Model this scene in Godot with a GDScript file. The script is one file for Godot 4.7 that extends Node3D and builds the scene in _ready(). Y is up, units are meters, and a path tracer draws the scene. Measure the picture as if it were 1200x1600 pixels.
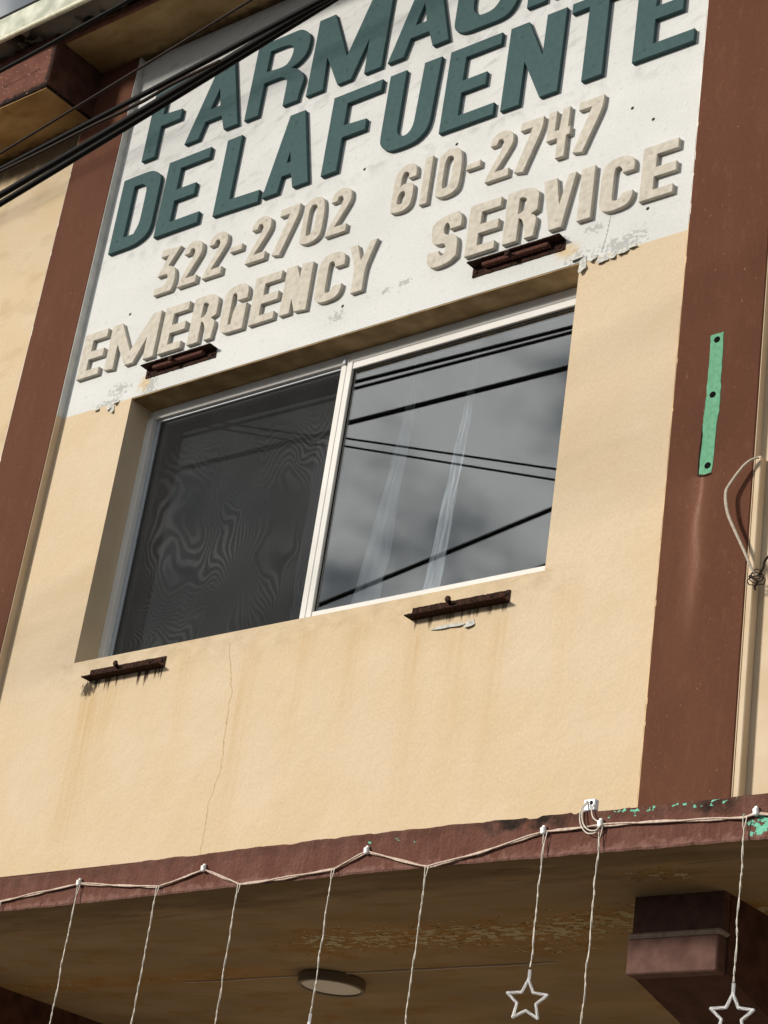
extends Node3D

const TOP_Y := 8.02        # soffit under the eave
const HEAD_Y := 5.962      # window head, and the lower edge of the white paint
const SILL_Y := 4.678
const WIN_X := 1.205
const BAY_L := -1.66
const BAY_R := 1.70
const LETTER_Z := 0.020

# Outlines of the raised letters in millimetres, holes after a bar
const GLYPHS := {
	"gD": "2,0 2,425 184,425 233,402 265,370 270,337 270,82 256,41 217,15 162,0 | 88,70 88,363 138,363 164,348 181,322 181,121 155,70",
	"gE": "3,0 3,425 278,425 278,366 94,366 94,243 223,243 223,178 96,178 96,60 286,60 286,0",
	"gL": "0,0 0,425 92,425 92,64 280,56 280,-9",
	"gA": "0,0 85,425 175,425 275,0 183,0 158,83 104,83 93,0 | 129,212 142,151 119,153",
	"gF": "1,0 1,425 280,425 280,365 89,365 89,246 220,235 220,177 90,177 90,0",
	"gU": "3,425 94,425 94,125 93,102 106,75 126,62 150,60 170,75 183,104 193,425 287,425 275,82 257,39 216,9 172,0 78,0 40,18 10,53 3,85",
	"gN": "2,0 2,425 94,425 185,218 185,425 283,425 283,0 196,0 96,217 96,0",
	"gT": "86,0 88,376 0,376 0,425 272,425 272,376 184,376 184,0",
	"gW": "0,0 139,432 229,432 346,0 256,0 222,92 118,92 92,0 | 172,268 198,159 136,159",
	"gR": "3,0 3,432 241,432 269,432 314,403 345,362 345,301 336,261 297,227 254,213 291,196 330,162 350,127 350,97 336,30 336,0 243,0 243,113 243,148 209,178 185,184 90,184 90,0 | 91,250 91,370 188,370 225,356 244,332 244,296 232,259 203,239",
	"gM": "0,0 0,432 95,432 215,146 313,432 438,432 438,0 340,0 337,195 266,-2 186,-2 92,186 101,0",
	"gC": "0,205 0,65 11,37 36,14 78,1 258,0 298,14 326,50 337,90 337,140 242,140 240,112 222,84 196,69 158,67 132,71 107,96 94,130 92,302 107,336 132,361 158,365 196,363 222,349 240,322 242,292 337,292 337,345 326,384 298,418 258,432 78,432 36,418 11,395 0,368",
	"gI": "0,0 0,432 95,432 95,0",
	"cE": "2,0 2,242 155,242 155,198 64,198 64,139 154,139 154,96 59,96 59,38 146,38 146,0",
	"cM": "4,8 4,242 68,242 158,72 269,242 322,242 322,0 257,0 257,116 193,0 139,0 64,127 64,0",
	"cR": "3,0 3,242 98,242 129,232 154,211 158,193 158,149 158,122 129,110 149,97 158,83 158,55 153,24 152,0 108,0 108,42 87,97 71,106 71,0 | 64,127 64,201 77,205 98,191 98,154 85,131",
	"cG": "2,37 12,15 40,0 147,0 147,132 83,132 70,94 70,39 52,41 52,195 64,202 78,188 83,160 94,156 145,156 145,202 132,223 110,242 70,242 22,232 2,209 2,182",
	"cN": "1,0 1,242 60,242 88,169 88,242 154,233 154,-8 85,0 59,71 59,0",
	"cC": "4,44 15,16 45,0 98,0 136,10 153,38 153,69 105,69 97,48 80,41 65,46 61,58 61,180 65,195 79,200 93,187 98,164 150,164 150,202 136,228 103,242 50,242 17,226 4,186",
	"cY": "0,242 42,242 73,156 111,242 149,242 105,118 105,0 44,0 44,126",
	"cS": "2,73 2,28 27,0 61,-8 120,0 152,24 152,78 146,115 125,135 103,139 82,143 71,161 71,189 82,201 95,193 101,165 158,165 158,213 136,242 93,242 41,233 8,208 8,164 13,128 37,105 73,105 89,95 93,75 88,48 74,44 62,56 60,73",
	"cV": "0,242 62,242 87,109 116,242 153,242 108,0 49,0",
	"cI": "3,0 3,242 66,242 66,0",
	"c3": "1,247 125,238 63,147 93,136 111,121 124,83 124,28 110,0 84,0 1,0 1,37 57,37 74,53 74,87 65,102 2,102 54,207 1,207",
	"c2": "7,174 7,201 24,226 54,238 90,230 114,212 121,185 121,152 48,38 116,38 116,0 0,0 8,31 74,156 76,178 64,196 47,196 39,174",
	"c7": "8,199 8,238 122,238 122,183 47,-11 0,0 69,199",
	"c0": "5,33 8,15 36,0 77,0 109,10 127,35 127,150 116,207 100,228 75,238 41,238 5,215 5,173 | 36,51 36,179 48,200 65,202 79,190 80,170 80,71 67,46 45,41",
	"c6": "4,23 10,8 40,0 81,0 109,17 117,47 117,111 107,131 88,140 57,140 43,130 43,183 54,202 70,200 81,189 81,163 122,163 122,196 112,224 87,238 51,238 18,217 4,181 | 37,47 37,88 50,104 66,103 74,91 74,62 64,41 49,39",
	"c1": "3,0 3,238 43,238 43,0",
	"c4": "2,238 40,238 40,138 60,137 69,238 104,238 104,140 115,139 115,100 99,99 99,0 56,0 56,98 2,98",
	"c-": "0,97 0,122 71,128 72,96",
}

var names := {}

# ---------------------------------------------------------------- naming
func numbered(called: String) -> String:
	var n: int = names.get(called, 0)
	names[called] = n + 1
	return called if n == 0 else "%s_%03d" % [called, n]

func tag(o: Node3D, label: String, category: String, group := "") -> Node3D:
	o.set_meta("label", label)
	o.set_meta("category", category)
	if group != "":
		o.set_meta("group", group)
	return o

func thing(called: String, label: String, category: String, group := "", at := Vector3.ZERO) -> Node3D:
	var o := Node3D.new()
	o.name = numbered(called)
	o.position = at
	add_child(o, true)
	return tag(o, label, category, group)

func put(called: String, st: SurfaceTool, m: Material, parent: Node = self) -> MeshInstance3D:
	st.generate_normals()
	var o := MeshInstance3D.new()
	o.mesh = st.commit()
	o.material_override = m
	if parent == self:
		o.name = numbered(called)
	else:
		var k := 0
		for c in parent.get_children():
			if String(c.name) == called or String(c.name).begins_with(called + "_0"):
				k += 1
		o.name = called if k == 0 else "%s_%03d" % [called, k]
	parent.add_child(o, true)
	return o

func structure(called: String, st: SurfaceTool, m: Material) -> MeshInstance3D:
	var o := put(called, st, m)
	o.set_meta("kind", "structure")
	return o

# ---------------------------------------------------------------- shapes
func tool() -> SurfaceTool:
	var st := SurfaceTool.new()
	st.begin(Mesh.PRIMITIVE_TRIANGLES)
	st.set_smooth_group(-1)
	return st

func boxuv(p: Vector3, n: Vector3) -> Vector2:
	var a := n.abs()
	if a.z >= a.x and a.z >= a.y:
		return Vector2(p.x, p.y)
	if a.x >= a.y:
		return Vector2(p.z, p.y)
	return Vector2(p.x, p.z)

func tri(st: SurfaceTool, a: Vector3, b: Vector3, c: Vector3) -> void:
	var n := (c - a).cross(b - a)
	if n.length_squared() < 1e-16:
		return
	for p in [a, b, c]:
		st.set_uv(boxuv(p, n))
		st.add_vertex(p)

# corners counter-clockwise as seen from the front
func quad(st: SurfaceTool, a: Vector3, b: Vector3, c: Vector3, d: Vector3) -> void:
	tri(st, a, c, b)
	tri(st, a, d, c)

# a box with its edges cut off by e
func cbox(st: SurfaceTool, lo: Vector3, hi: Vector3, e := 0.0, t := Transform3D.IDENTITY) -> void:
	var c := (lo + hi) / 2.0
	var h := (hi - lo) / 2.0
	e = minf(e, minf(h.x, minf(h.y, h.z)) * 0.9)
	var ax := [Vector3.RIGHT, Vector3.UP, Vector3.BACK]
	for i in 3:
		for s in [-1.0, 1.0]:
			var u: Vector3 = ax[(i + 1) % 3]
			var v: Vector3 = ax[(i + 2) % 3]
			var w: Vector3 = ax[i] * s
			var hu := h[(i + 1) % 3] - e
			var hv := h[(i + 2) % 3] - e
			var o := c + w * h[i]
			var p := [o - u * hu - v * hv, o + u * hu - v * hv, o + u * hu + v * hv, o - u * hu + v * hv]
			if s < 0:
				p.reverse()
			quad(st, t * p[0], t * p[1], t * p[2], t * p[3])
	if e <= 0.0:
		return
	for i in 3:
		var k := (i + 1) % 3
		var j := (i + 2) % 3
		for sk in [-1.0, 1.0]:
			for sj in [-1.0, 1.0]:
				var a := Vector3.ZERO
				a[k] = sk * h[k]
				a[j] = sj * (h[j] - e)
				var b := Vector3.ZERO
				b[k] = sk * (h[k] - e)
				b[j] = sj * h[j]
				var l := Vector3.ZERO
				l[i] = h[i] - e
				var q := [c + a - l, c + a + l, c + b + l, c + b - l]
				if sk * sj < 0:
					q.reverse()
				quad(st, t * q[3], t * q[2], t * q[1], t * q[0])
	for sx in [-1.0, 1.0]:
		for sy in [-1.0, 1.0]:
			for sz in [-1.0, 1.0]:
				var a := c + Vector3(sx * h.x, sy * (h.y - e), sz * (h.z - e))
				var b := c + Vector3(sx * (h.x - e), sy * h.y, sz * (h.z - e))
				var d := c + Vector3(sx * (h.x - e), sy * (h.y - e), sz * h.z)
				if sx * sy * sz > 0:
					tri(st, t * a, t * d, t * b)
				else:
					tri(st, t * a, t * b, t * d)

func box(lo: Vector3, hi: Vector3, e := 0.0) -> SurfaceTool:
	var st := tool()
	cbox(st, lo, hi, e)
	return st

# a smooth tube through the points
func tube(st: SurfaceTool, pts: Array, r: float, sides := 8, caps := true) -> void:
	st.set_smooth_group(1)
	var rings := []
	var up := Vector3(0.13, 0.97, 0.21).normalized()
	var dist := 0.0
	for i in pts.size():
		var a: Vector3 = pts[maxi(i - 1, 0)]
		var b: Vector3 = pts[mini(i + 1, pts.size() - 1)]
		var d := (b - a).normalized()
		if absf(d.dot(up)) > 0.98:
			up = Vector3(0.9, 0.1, 0.3).normalized()
		var u := (up - d * up.dot(d)).normalized()
		up = u
		var v := d.cross(u)
		var ring := []
		for k in sides + 1:
			var w := TAU * k / sides
			ring.append(pts[i] + (u * cos(w) + v * sin(w)) * r)
		rings.append(ring)
	for i in rings.size() - 1:
		var l := (pts[i + 1] as Vector3).distance_to(pts[i])
		for k in sides:
			var uv := [Vector2(float(k) / sides, dist), Vector2(float(k + 1) / sides, dist), Vector2(float(k + 1) / sides, dist + l), Vector2(float(k) / sides, dist + l)]
			var p := [rings[i][k], rings[i][k + 1], rings[i + 1][k + 1], rings[i + 1][k]]
			for q in [0, 2, 1, 0, 3, 2]:
				st.set_uv(uv[q])
				st.add_vertex(p[q])
		dist += l
	st.set_smooth_group(-1)
	if caps:
		for e in [0, rings.size() - 1]:
			for k in sides:
				if e == 0:
					tri(st, pts[0], rings[0][k], rings[0][k + 1])
				else:
					tri(st, pts[e], rings[e][k + 1], rings[e][k])

func spline(pts: Array, per := 6) -> Array:
	var out := []
	for i in pts.size() - 1:
		var a: Vector3 = pts[maxi(i - 1, 0)]
		var d: Vector3 = pts[mini(i + 2, pts.size() - 1)]
		for k in per:
			out.append((pts[i] as Vector3).cubic_interpolate(pts[i + 1], a, d, float(k) / per))
	out.append(pts[-1])
	return out

# a round, lathed solid about the y axis: profile as (radius, height)
func lathe(st: SurfaceTool, profile: Array, centre: Vector3, sides := 32, axis := Basis.IDENTITY) -> void:
	for i in profile.size() - 1:
		st.set_smooth_group(i + 2)
		for k in sides:
			var p := []
			for q in [[i, k], [i + 1, k], [i + 1, k + 1], [i, k + 1]]:
				var w: float = TAU * q[1] / sides
				var f: Vector2 = profile[q[0]]
				p.append(centre + axis * Vector3(f.x * cos(w), f.y, f.x * sin(w)))
			quad(st, p[0], p[1], p[2], p[3])
	st.set_smooth_group(-1)

# ---------------------------------------------------------------- flat outlines
func softened(poly: PackedVector2Array, rounds := 3) -> PackedVector2Array:
	for r in rounds:
		var out := PackedVector2Array()
		var n := poly.size()
		for i in n:
			var a := poly[(i + n - 1) % n]
			var b := poly[i]
			var c := poly[(i + 1) % n]
			var turn := absf((b - a).angle_to(c - b))
			if turn > deg_to_rad(52.0) or turn < deg_to_rad(7.0):
				out.append(b)
			else:
				var ca := minf(0.25, 0.02 / maxf(a.distance_to(b), 1e-5))
				var cc := minf(0.25, 0.02 / maxf(c.distance_to(b), 1e-5))
				out.append(b.lerp(a, ca))
				out.append(b.lerp(c, cc))
		poly = out
	return poly

func inset(poly: PackedVector2Array, by: float) -> PackedVector2Array:
	var out := PackedVector2Array()
	var n := poly.size()
	for i in n:
		var d0 := (poly[i] - poly[(i + n - 1) % n]).normalized()
		var d1 := (poly[(i + 1) % n] - poly[i]).normalized()
		var n0 := Vector2(-d0.y, d0.x)
		var n1 := Vector2(-d1.y, d1.x)
		var m := (n0 + n1).normalized()
		out.append(poly[i] + m * by / maxf(m.dot(n0), 0.5))
	return out

func area(poly: PackedVector2Array) -> float:
	var s := 0.0
	for i in poly.size():
		s += poly[i].cross(poly[(i + 1) % poly.size()])
	return s / 2.0

func joined_hole(outer: PackedVector2Array, hole: PackedVector2Array) -> PackedVector2Array:
	var best := [INF, 0, 0]
	for i in outer.size():
		for j in hole.size():
			var d := outer[i].distance_squared_to(hole[j])
			if d >= best[0]:
				continue
			var clear := true
			for loop in [outer, hole]:
				var n: int = loop.size()
				for k in n:
					var a: Vector2 = loop[k]
					var b: Vector2 = loop[(k + 1) % n]
					if a.is_equal_approx(outer[i]) or b.is_equal_approx(outer[i]) or a.is_equal_approx(hole[j]) or b.is_equal_approx(hole[j]):
						continue
					if Geometry2D.segment_intersects_segment(a, b, outer[i], hole[j]) != null:
						clear = false
			if clear:
				best = [d, i, j]
	var out := PackedVector2Array()
	for k in best[1] + 1:
		out.append(outer[k])
	for k in hole.size() + 1:
		out.append(hole[(best[2] + k) % hole.size()])
	for k in range(best[1], outer.size()):
		out.append(outer[k])
	return out

# ear clipping that bears the doubled points of a joined hole; the outline runs counter-clockwise
func ears(p: PackedVector2Array) -> PackedInt32Array:
	var idx := range(p.size())
	var out := PackedInt32Array()
	var guard := 0
	while idx.size() > 3 and guard < 4000:
		guard += 1
		var cut := false
		for i in idx.size():
			var a: int = idx[(i + idx.size() - 1) % idx.size()]
			var b: int = idx[i]
			var c: int = idx[(i + 1) % idx.size()]
			if (p[b] - p[a]).cross(p[c] - p[b]) <= 1e-12:
				continue
			var free := true
			for k in idx:
				var q := p[k]
				if q.is_equal_approx(p[a]) or q.is_equal_approx(p[b]) or q.is_equal_approx(p[c]):
					continue
				if (p[b] - p[a]).cross(q - p[a]) >= 0 and (p[c] - p[b]).cross(q - p[b]) >= 0 and (p[a] - p[c]).cross(q - p[c]) >= 0:
					free = false
					break
			if free:
				out.append_array([a, b, c])
				idx.remove_at(i)
				cut = true
				break
		if not cut:
			idx.remove_at(0)
	if idx.size() == 3:
		out.append_array([idx[0], idx[1], idx[2]])
	return out

# a slab with the given outlines (the first the outside), its front edge chamfered
func slab(st: SurfaceTool, loops: Array, z0: float, z1: float, bevel: float) -> void:
	var fronts := []
	for i in loops.size():
		var l: PackedVector2Array = loops[i]
		if (area(l) > 0) != (i == 0):
			l.reverse()
		var f := inset(l, bevel)
		fronts.append(f)
		var n := l.size()
		for k in n:
			var a := l[k]
			var b := l[(k + 1) % n]
			var fa := f[k]
			var fb := f[(k + 1) % n]
			quad(st, Vector3(a.x, a.y, z0), Vector3(b.x, b.y, z0), Vector3(b.x, b.y, z1 - bevel), Vector3(a.x, a.y, z1 - bevel))
			quad(st, Vector3(a.x, a.y, z1 - bevel), Vector3(b.x, b.y, z1 - bevel), Vector3(fb.x, fb.y, z1), Vector3(fa.x, fa.y, z1))
	var face: PackedVector2Array = fronts[0]
	for i in range(1, fronts.size()):
		face = joined_hole(face, fronts[i])
	var t := ears(face)
	for k in t.size() / 3:
		var v := []
		for q in 3:
			v.append(Vector3(face[t[3 * k + q]].x, face[t[3 * k + q]].y, z1))
		tri(st, v[0], v[2], v[1])

# ---------------------------------------------------------------- materials
func noise(seed_: int, freq: float, octaves := 3) -> FastNoiseLite:
	var n := FastNoiseLite.new()
	n.seed = seed_
	n.noise_type = FastNoiseLite.TYPE_SIMPLEX_SMOOTH
	n.frequency = freq
	n.fractal_octaves = octaves
	return n

func lin(r: float, g: float, b: float) -> Color:
	return Color(r, g, b).linear_to_srgb()

func plain(c: Color, rough := 0.8, metal := 0.0) -> StandardMaterial3D:
	var m := StandardMaterial3D.new()
	m.albedo_color = c
	m.roughness = rough
	m.metallic = metal
	m.metallic_specular = 0.5 if metal > 0.0 or rough < 0.6 else 0.22
	return m

func bumps(m: StandardMaterial3D, im: Image, depth_cm: float) -> StandardMaterial3D:
	m.heightmap_enabled = true
	m.heightmap_texture = ImageTexture.create_from_image(im)
	m.heightmap_scale = depth_cm
	return m

# a material whose colour is worked out for every spot of a rectangle in metres
func painted(w: int, h: int, r: Rect2, f: Callable, rough: float) -> StandardMaterial3D:
	var data := PackedByteArray()
	data.resize(w * h * 3)
	var k := 0
	for j in h:
		var y := r.position.y + r.size.y * (j + 0.5) / h
		for i in w:
			var c: Color = f.call(r.position.x + r.size.x * (i + 0.5) / w, y)
			data[k] = clampi(int(c.r * 255.0 + 0.5), 0, 255)
			data[k + 1] = clampi(int(c.g * 255.0 + 0.5), 0, 255)
			data[k + 2] = clampi(int(c.b * 255.0 + 0.5), 0, 255)
			k += 3
	var m := plain(Color.WHITE, rough)
	m.albedo_texture = ImageTexture.create_from_image(Image.create_from_data(w, h, false, Image.FORMAT_RGB8, data))
	m.uv1_scale = Vector3(1.0 / r.size.x, 1.0 / r.size.y, 1)
	m.uv1_offset = Vector3(-r.position.x / r.size.x, -r.position.y / r.size.y, 0)
	return m

# a mottled material that needs no unwrapping: colour between two tones
func mottled(seed_: int, size: float, a: Color, b: Color, rough: float, depth_cm := 0.0, octaves := 4, metal := 0.0) -> StandardMaterial3D:
	var m := plain(Color.WHITE, rough, metal)
	var n := noise(seed_, 0.02, octaves)
	var g := Gradient.new()
	g.colors = PackedColorArray([a, a.lerp(b, 0.5), b])
	g.offsets = PackedFloat32Array([0.2, 0.5, 0.8])
	var src := n.get_seamless_image(256, 256)
	var im := Image.create(256, 256, false, Image.FORMAT_RGB8)
	for j in 256:
		for i in 256:
			im.set_pixel(i, j, g.sample(src.get_pixel(i, j).r))
	m.albedo_texture = ImageTexture.create_from_image(im)
	m.uv1_triplanar = true
	m.uv1_world_triplanar = true
	m.uv1_scale = Vector3.ONE / size
	if depth_cm > 0.0:
		bumps(m, src, depth_cm)
	return m

func sstep(a: float, b: float, x: float) -> float:
	return smoothstep(a, b, x)

func near_line(p: Vector2, line: Array) -> float:
	var d := INF
	for i in line.size() - 1:
		d = minf(d, p.distance_to(Geometry2D.get_closest_point_to_segment(p, line[i], line[i + 1])))
	return d

# ---------------------------------------------------------------- surfaces
var stucco: Image
var M := {}

const BEIGE := Color(0.780, 0.713, 0.612)
const BROWN := Color(0.352, 0.224, 0.168)

func make_materials() -> void:
	var fine := noise(5, 0.16, 3)
	var blot := noise(6, 1.3, 4)
	var streak := noise(7, 1.0, 3)
	var trowel := noise(4, 0.022, 6)
	trowel.fractal_gain = 0.66
	stucco = trowel.get_image(1344, 1000)
	var warm := Color(0.755, 0.668, 0.525)
	var grime := Color(0.50, 0.43, 0.33)
	# rain streaks below the window: x, top, length, half width, strength
	var drips := [[-1.06, 4.56, 0.95, 0.085, 0.75], [-0.93, 4.60, 0.5, 0.06, 0.35], [-0.17, 4.66, 1.1, 0.07, 0.5], [0.10, 4.66, 0.8, 0.05, 0.4], [0.36, 4.66, 0.7, 0.06, 0.35],
		[0.66, 4.56, 0.9, 0.06, 0.5], [0.86, 4.56, 0.7, 0.09, 0.4], [1.04, 4.56, 0.8, 0.05, 0.45], [-0.52, 4.66, 0.9, 0.05, 0.3], [1.33, 4.64, 0.8, 0.06, 0.25]]
	var crack := [Vector2(-0.30, 4.631), Vector2(-0.262, 4.50), Vector2(-0.238, 4.419), Vector2(-0.236, 4.30), Vector2(-0.221, 4.103), Vector2(-0.253, 3.953), Vector2(-0.246, 3.827), Vector2(-0.252, 3.60)]
	var crack3 := [Vector2(1.06, 4.655), Vector2(1.18, 4.690), Vector2(1.24, 4.672)]
	var wall_f := func(x: float, y: float) -> Color:
		var c := BEIGE
		var b := blot.get_noise_2d(x, y)
		c = c.lerp(warm, clampf(0.30 + 0.9 * b + 0.25 * sstep(4.6, 3.7, y), 0.0, 0.9) * 0.5)
		c = c.lerp(Color(0.80, 0.735, 0.64), clampf(blot.get_noise_2d(x * 1.7 + 20.0, y * 2.6) - 0.05, 0.0, 0.5) * 0.7)
		var v := fine.get_noise_2d(x * 400.0, y * 400.0) * 0.022
		if y < 4.70:
			for d in drips:
				var t: float = (d[1] - y) / d[2]
				if t > 0.0 and t < 1.0:
					var o: float = (x - d[0] + 0.03 * blot.get_noise_2d(d[0] * 9.0, y * 1.4)) / d[3]
					if absf(o) < 2.2:
						var s: float = exp(-o * o * 1.4) * (1.0 - t) * minf(t * 14.0, 1.0) * d[4]
						s *= 0.65 + 0.7 * streak.get_noise_2d(x * 34.0, y * 1.2)
						c = c.lerp(Color(0.715, 0.60, 0.43), clampf(s, 0.0, 0.6))
			# dirt round the sill and under the two lower irons
			var low := sstep(4.50, 4.66, y) * sstep(4.70, 4.67, y) * sstep(1.42, 1.2, absf(x)) * (0.5 + streak.get_noise_2d(x * 9.0, y * 14.0))
			c = c.lerp(grime, clampf(low * 0.16, 0.0, 0.3))
			for k in [-0.864, 0.846]:
				var ex := absf(x - k)
				if ex < 0.212 and y < 4.577 and y > 4.42:
					var tooth := streak.get_noise_2d(x * 30.0 + k * 7.0, 0.5)
					var reach: float = (0.030 + 0.11 * maxf(tooth, 0.0) * (1.0 if k < 0.0 else 0.45)) * sstep(0.25, 0.20, ex)
					var s := sstep(4.578 - reach, 4.578 - reach * 0.35, y) * sstep(-0.1, 0.25, tooth)
					c = c.lerp(Color(0.16, 0.12, 0.09), clampf(s * (0.8 if k < 0.0 else 0.5), 0.0, 0.8))
			var corner := Vector2((x + 1.08) / 0.05, (y - 4.545) / 0.045).length()
			c = c.lerp(Color(0.15, 0.12, 0.09), 0.75 * sstep(1.0, 0.35, corner + 0.5 * streak.get_noise_2d(x * 60.0, y * 30.0)))
		if y > 4.2 or x > -0.35 and x < -0.1:
			var p := Vector2(x + 0.008 * blot.get_noise_2d(x * 12.0, y * 12.0), y)
			var dc := near_line(p, crack) if x > -0.4 and x < -0.1 else 1.0
			if y > 4.6 and y < 4.72:
				dc = minf(dc, near_line(p, crack3) + 0.0012)
			c = c.lerp(Color(0.55, 0.43, 0.28), 0.7 * 0.75 * sstep(0.0030, 0.0008, dc))
		# a few chips and specks
		if fine.get_noise_2d(x * 55.0 + 90.0, y * 55.0) > 0.86:
			c = c.darkened(0.28)
		return Color(c.r + v, c.g + v, c.b + v)
	M.wall = bumps(painted(1344, 1000, Rect2(-1.66, 3.50, 3.36, 2.50), wall_f, 0.88), stucco, 0.22)

	var soot := noise(12, 1.0, 5)
	var sign_f := func(x: float, y: float) -> Color:
		var c := Color(0.800, 0.808, 0.808)
		var b := soot.get_noise_2d(x * 1.5, y * 3.0)
		c = c.lerp(Color(0.70, 0.71, 0.70), clampf(0.28 + 0.8 * b, 0.0, 1.0) * 0.38)
		# smears that run aslant under the letters
		var sm := soot.get_noise_2d((x + y * 0.5) * 5.0, (y - x * 0.35) * 16.0)
		c = c.lerp(Color(0.56, 0.57, 0.56), clampf(sm - 0.22, 0.0, 0.5) * 0.75 * sstep(6.7, 7.1, y))
		c = c.lerp(Color(0.60, 0.61, 0.60), clampf(soot.get_noise_2d(x * 22.0, y * 22.0) - 0.34, 0.0, 0.4) * 0.6)
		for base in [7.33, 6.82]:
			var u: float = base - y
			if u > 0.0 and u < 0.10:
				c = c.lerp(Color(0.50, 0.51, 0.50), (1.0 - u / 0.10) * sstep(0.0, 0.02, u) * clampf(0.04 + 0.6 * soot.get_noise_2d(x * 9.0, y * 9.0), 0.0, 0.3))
		# bare grey plaster where the paint came off
		for q in [[0.235, 6.112, 0.030, 0.016], [0.33, 6.13, 0.03, 0.02], [1.39, 5.99, 0.11, 0.040], [1.19, 5.985, 0.055, 0.04], [-1.36, 5.972, 0.08, 0.022], [-1.30, 6.03, 0.07, 0.03], [-1.10, 6.00, 0.05, 0.05], [-0.02, 6.06, 0.04, 0.03], [1.10, 6.09, 0.05, 0.02], [1.26, 6.10, 0.05, 0.02]]:
			var e := Vector2((x - q[0]) / q[2], (y - q[1]) / q[3]).length()
			if e < 1.3:
				var s := sstep(0.1, 0.28, soot.get_noise_2d(x * 40.0, y * 40.0) + 0.65 * (1.0 - e))
				c = c.lerp(Color(0.635, 0.645, 0.64), s * 0.8)
		# rust by the ends of the irons
		for q in [[1.135, 6.035, 0.07, 0.05], [-1.14, 6.02, 0.05, 0.05]]:
			var e := Vector2((x - q[0]) / q[2], (y - q[1]) / q[3]).length()
			c = c.lerp(Color(0.77, 0.64, 0.42), 0.55 * sstep(1.1, 0.1, e + 0.5 * soot.get_noise_2d(x * 30.0, y * 30.0)))
		# hairline by the right end
		if near_line(Vector2(x, y), [Vector2(1.325, 6.135), Vector2(1.315, 6.05), Vector2(1.30, 5.985)]) < 0.0018:
			c = c.darkened(0.3)
		for q in [Vector2(0.004, 6.105), Vector2(-1.345, 6.44), Vector2(1.475, 6.53), Vector2(1.372, 6.62), Vector2(-0.005, 6.80), Vector2(-1.50, 7.47), Vector2(1.49, 6.115), Vector2(0.50, 6.755)]:
			c = c.lerp(Color(0.12, 0.12, 0.12), sstep(0.0085, 0.005, q.distance_to(Vector2(x, y))))
		# the white runs up to the brown paint unevenly
		var v := fine.get_noise_2d(x * 400.0, y * 400.0) * 0.016
		return Color(c.r + v, c.g + v, c.b + v)
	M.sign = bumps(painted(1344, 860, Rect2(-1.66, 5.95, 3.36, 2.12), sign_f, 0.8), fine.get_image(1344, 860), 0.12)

	var brush := noise(15, 1.0, 4)
	var pil_f := func(x: float, y: float) -> Color:
		var c := BROWN.lerp(Color(0.42, 0.275, 0.215), clampf(0.3 + 0.7 * brush.get_noise_2d(x * 4.0, y * 1.6), 0.0, 1.0) * 0.35)
		c = c.lerp(Color(0.50, 0.34, 0.28), clampf(brush.get_noise_2d(x * 22.0, y * 7.0) - 0.22, 0.0, 0.5) * 0.40)
		c = c.lerp(Color(0.33, 0.20, 0.155), clampf(brush.get_noise_2d(x * 14.0 + 8.0, y * 5.0) - 0.2, 0.0, 0.5) * 0.5)
		# scratches
		if brush.get_noise_2d(x * 60.0 + 4.0, y * 26.0) > 0.66:
			c = c.lerp(Color(0.72, 0.58, 0.50), 0.5)
		# pale run below the bare strip
		var run := (x - 1.842 - 0.006 * sin(y * 21.0)) / (0.007 + 0.010 * sstep(4.88, 4.55, y))
		if y < 4.895 and y > 4.25:
			c = c.lerp(Color(0.74, 0.64, 0.58), exp(-run * run) * 0.46 * sstep(4.25, 4.80, y) * (0.75 + 0.4 * brush.get_noise_2d(x * 80.0, y * 30.0)))
			var wide := (x - 1.835) / 0.035
			c = c.lerp(Color(0.55, 0.40, 0.33), exp(-wide * wide) * 0.3 * sstep(4.2, 4.6, y))
		# the neighbouring wall paint laps onto the edge
		if x < 1.7065 + 0.002 * brush.get_noise_2d(x * 3.0, y * 8.0):
			c = Color(0.86, 0.85, 0.82) if y > HEAD_Y else Color(0.82, 0.71, 0.56)
		var g := fine.get_noise_2d(x * 500.0, y * 300.0) * 0.014
		return Color(c.r + g, c.g + g, c.b + g)
	M.pilaster = bumps(painted(200, 2000, Rect2(1.66, 3.50, 0.42, 4.60), pil_f, 0.82), noise(17, 0.07, 3).get_image(200, 2000), 0.05)

	var fascia_f := func(x: float, y: float) -> Color:
		var base := 3.455 + 0.014 * exp(-pow((x - 1.0) / 1.1, 2))
		var u := (y - base) / 0.132
		var c := Color(0.395, 0.272, 0.232).lerp(Color(0.355, 0.226, 0.188), clampf(0.5 + brush.get_noise_2d(x * 9.0, y * 3.0), 0.0, 1.0))
		c = c.lerp(Color(0.50, 0.36, 0.32), clampf(brush.get_noise_2d(x * 60.0, y * 5.0) - 0.1, 0.0, 0.5) * 0.6)
		# pale worn band along the lower edge
		c = c.lerp(Color(0.50, 0.38, 0.345), sstep(0.22, 0.02, u + 0.25 * brush.get_noise_2d(x * 20.0, y * 20.0)) * 0.7)
		# black mould along the upper edge
		var mould := sstep(0.62, 1.0, u + 0.35 * brush.get_noise_2d(x * 12.0, y * 16.0)) * (0.15 + 0.9 * exp(-pow((x - 1.56) / 0.13, 2)) + 0.7 * exp(-pow((x - 2.23) / 0.06, 2)))
		c = c.lerp(Color(0.10, 0.085, 0.07), clampf(mould, 0.0, 0.9))
		# older turquoise paint where the brown flaked off
		var teal := brush.get_noise_2d(x * 24.0 + 3.0, y * 34.0)
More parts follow.
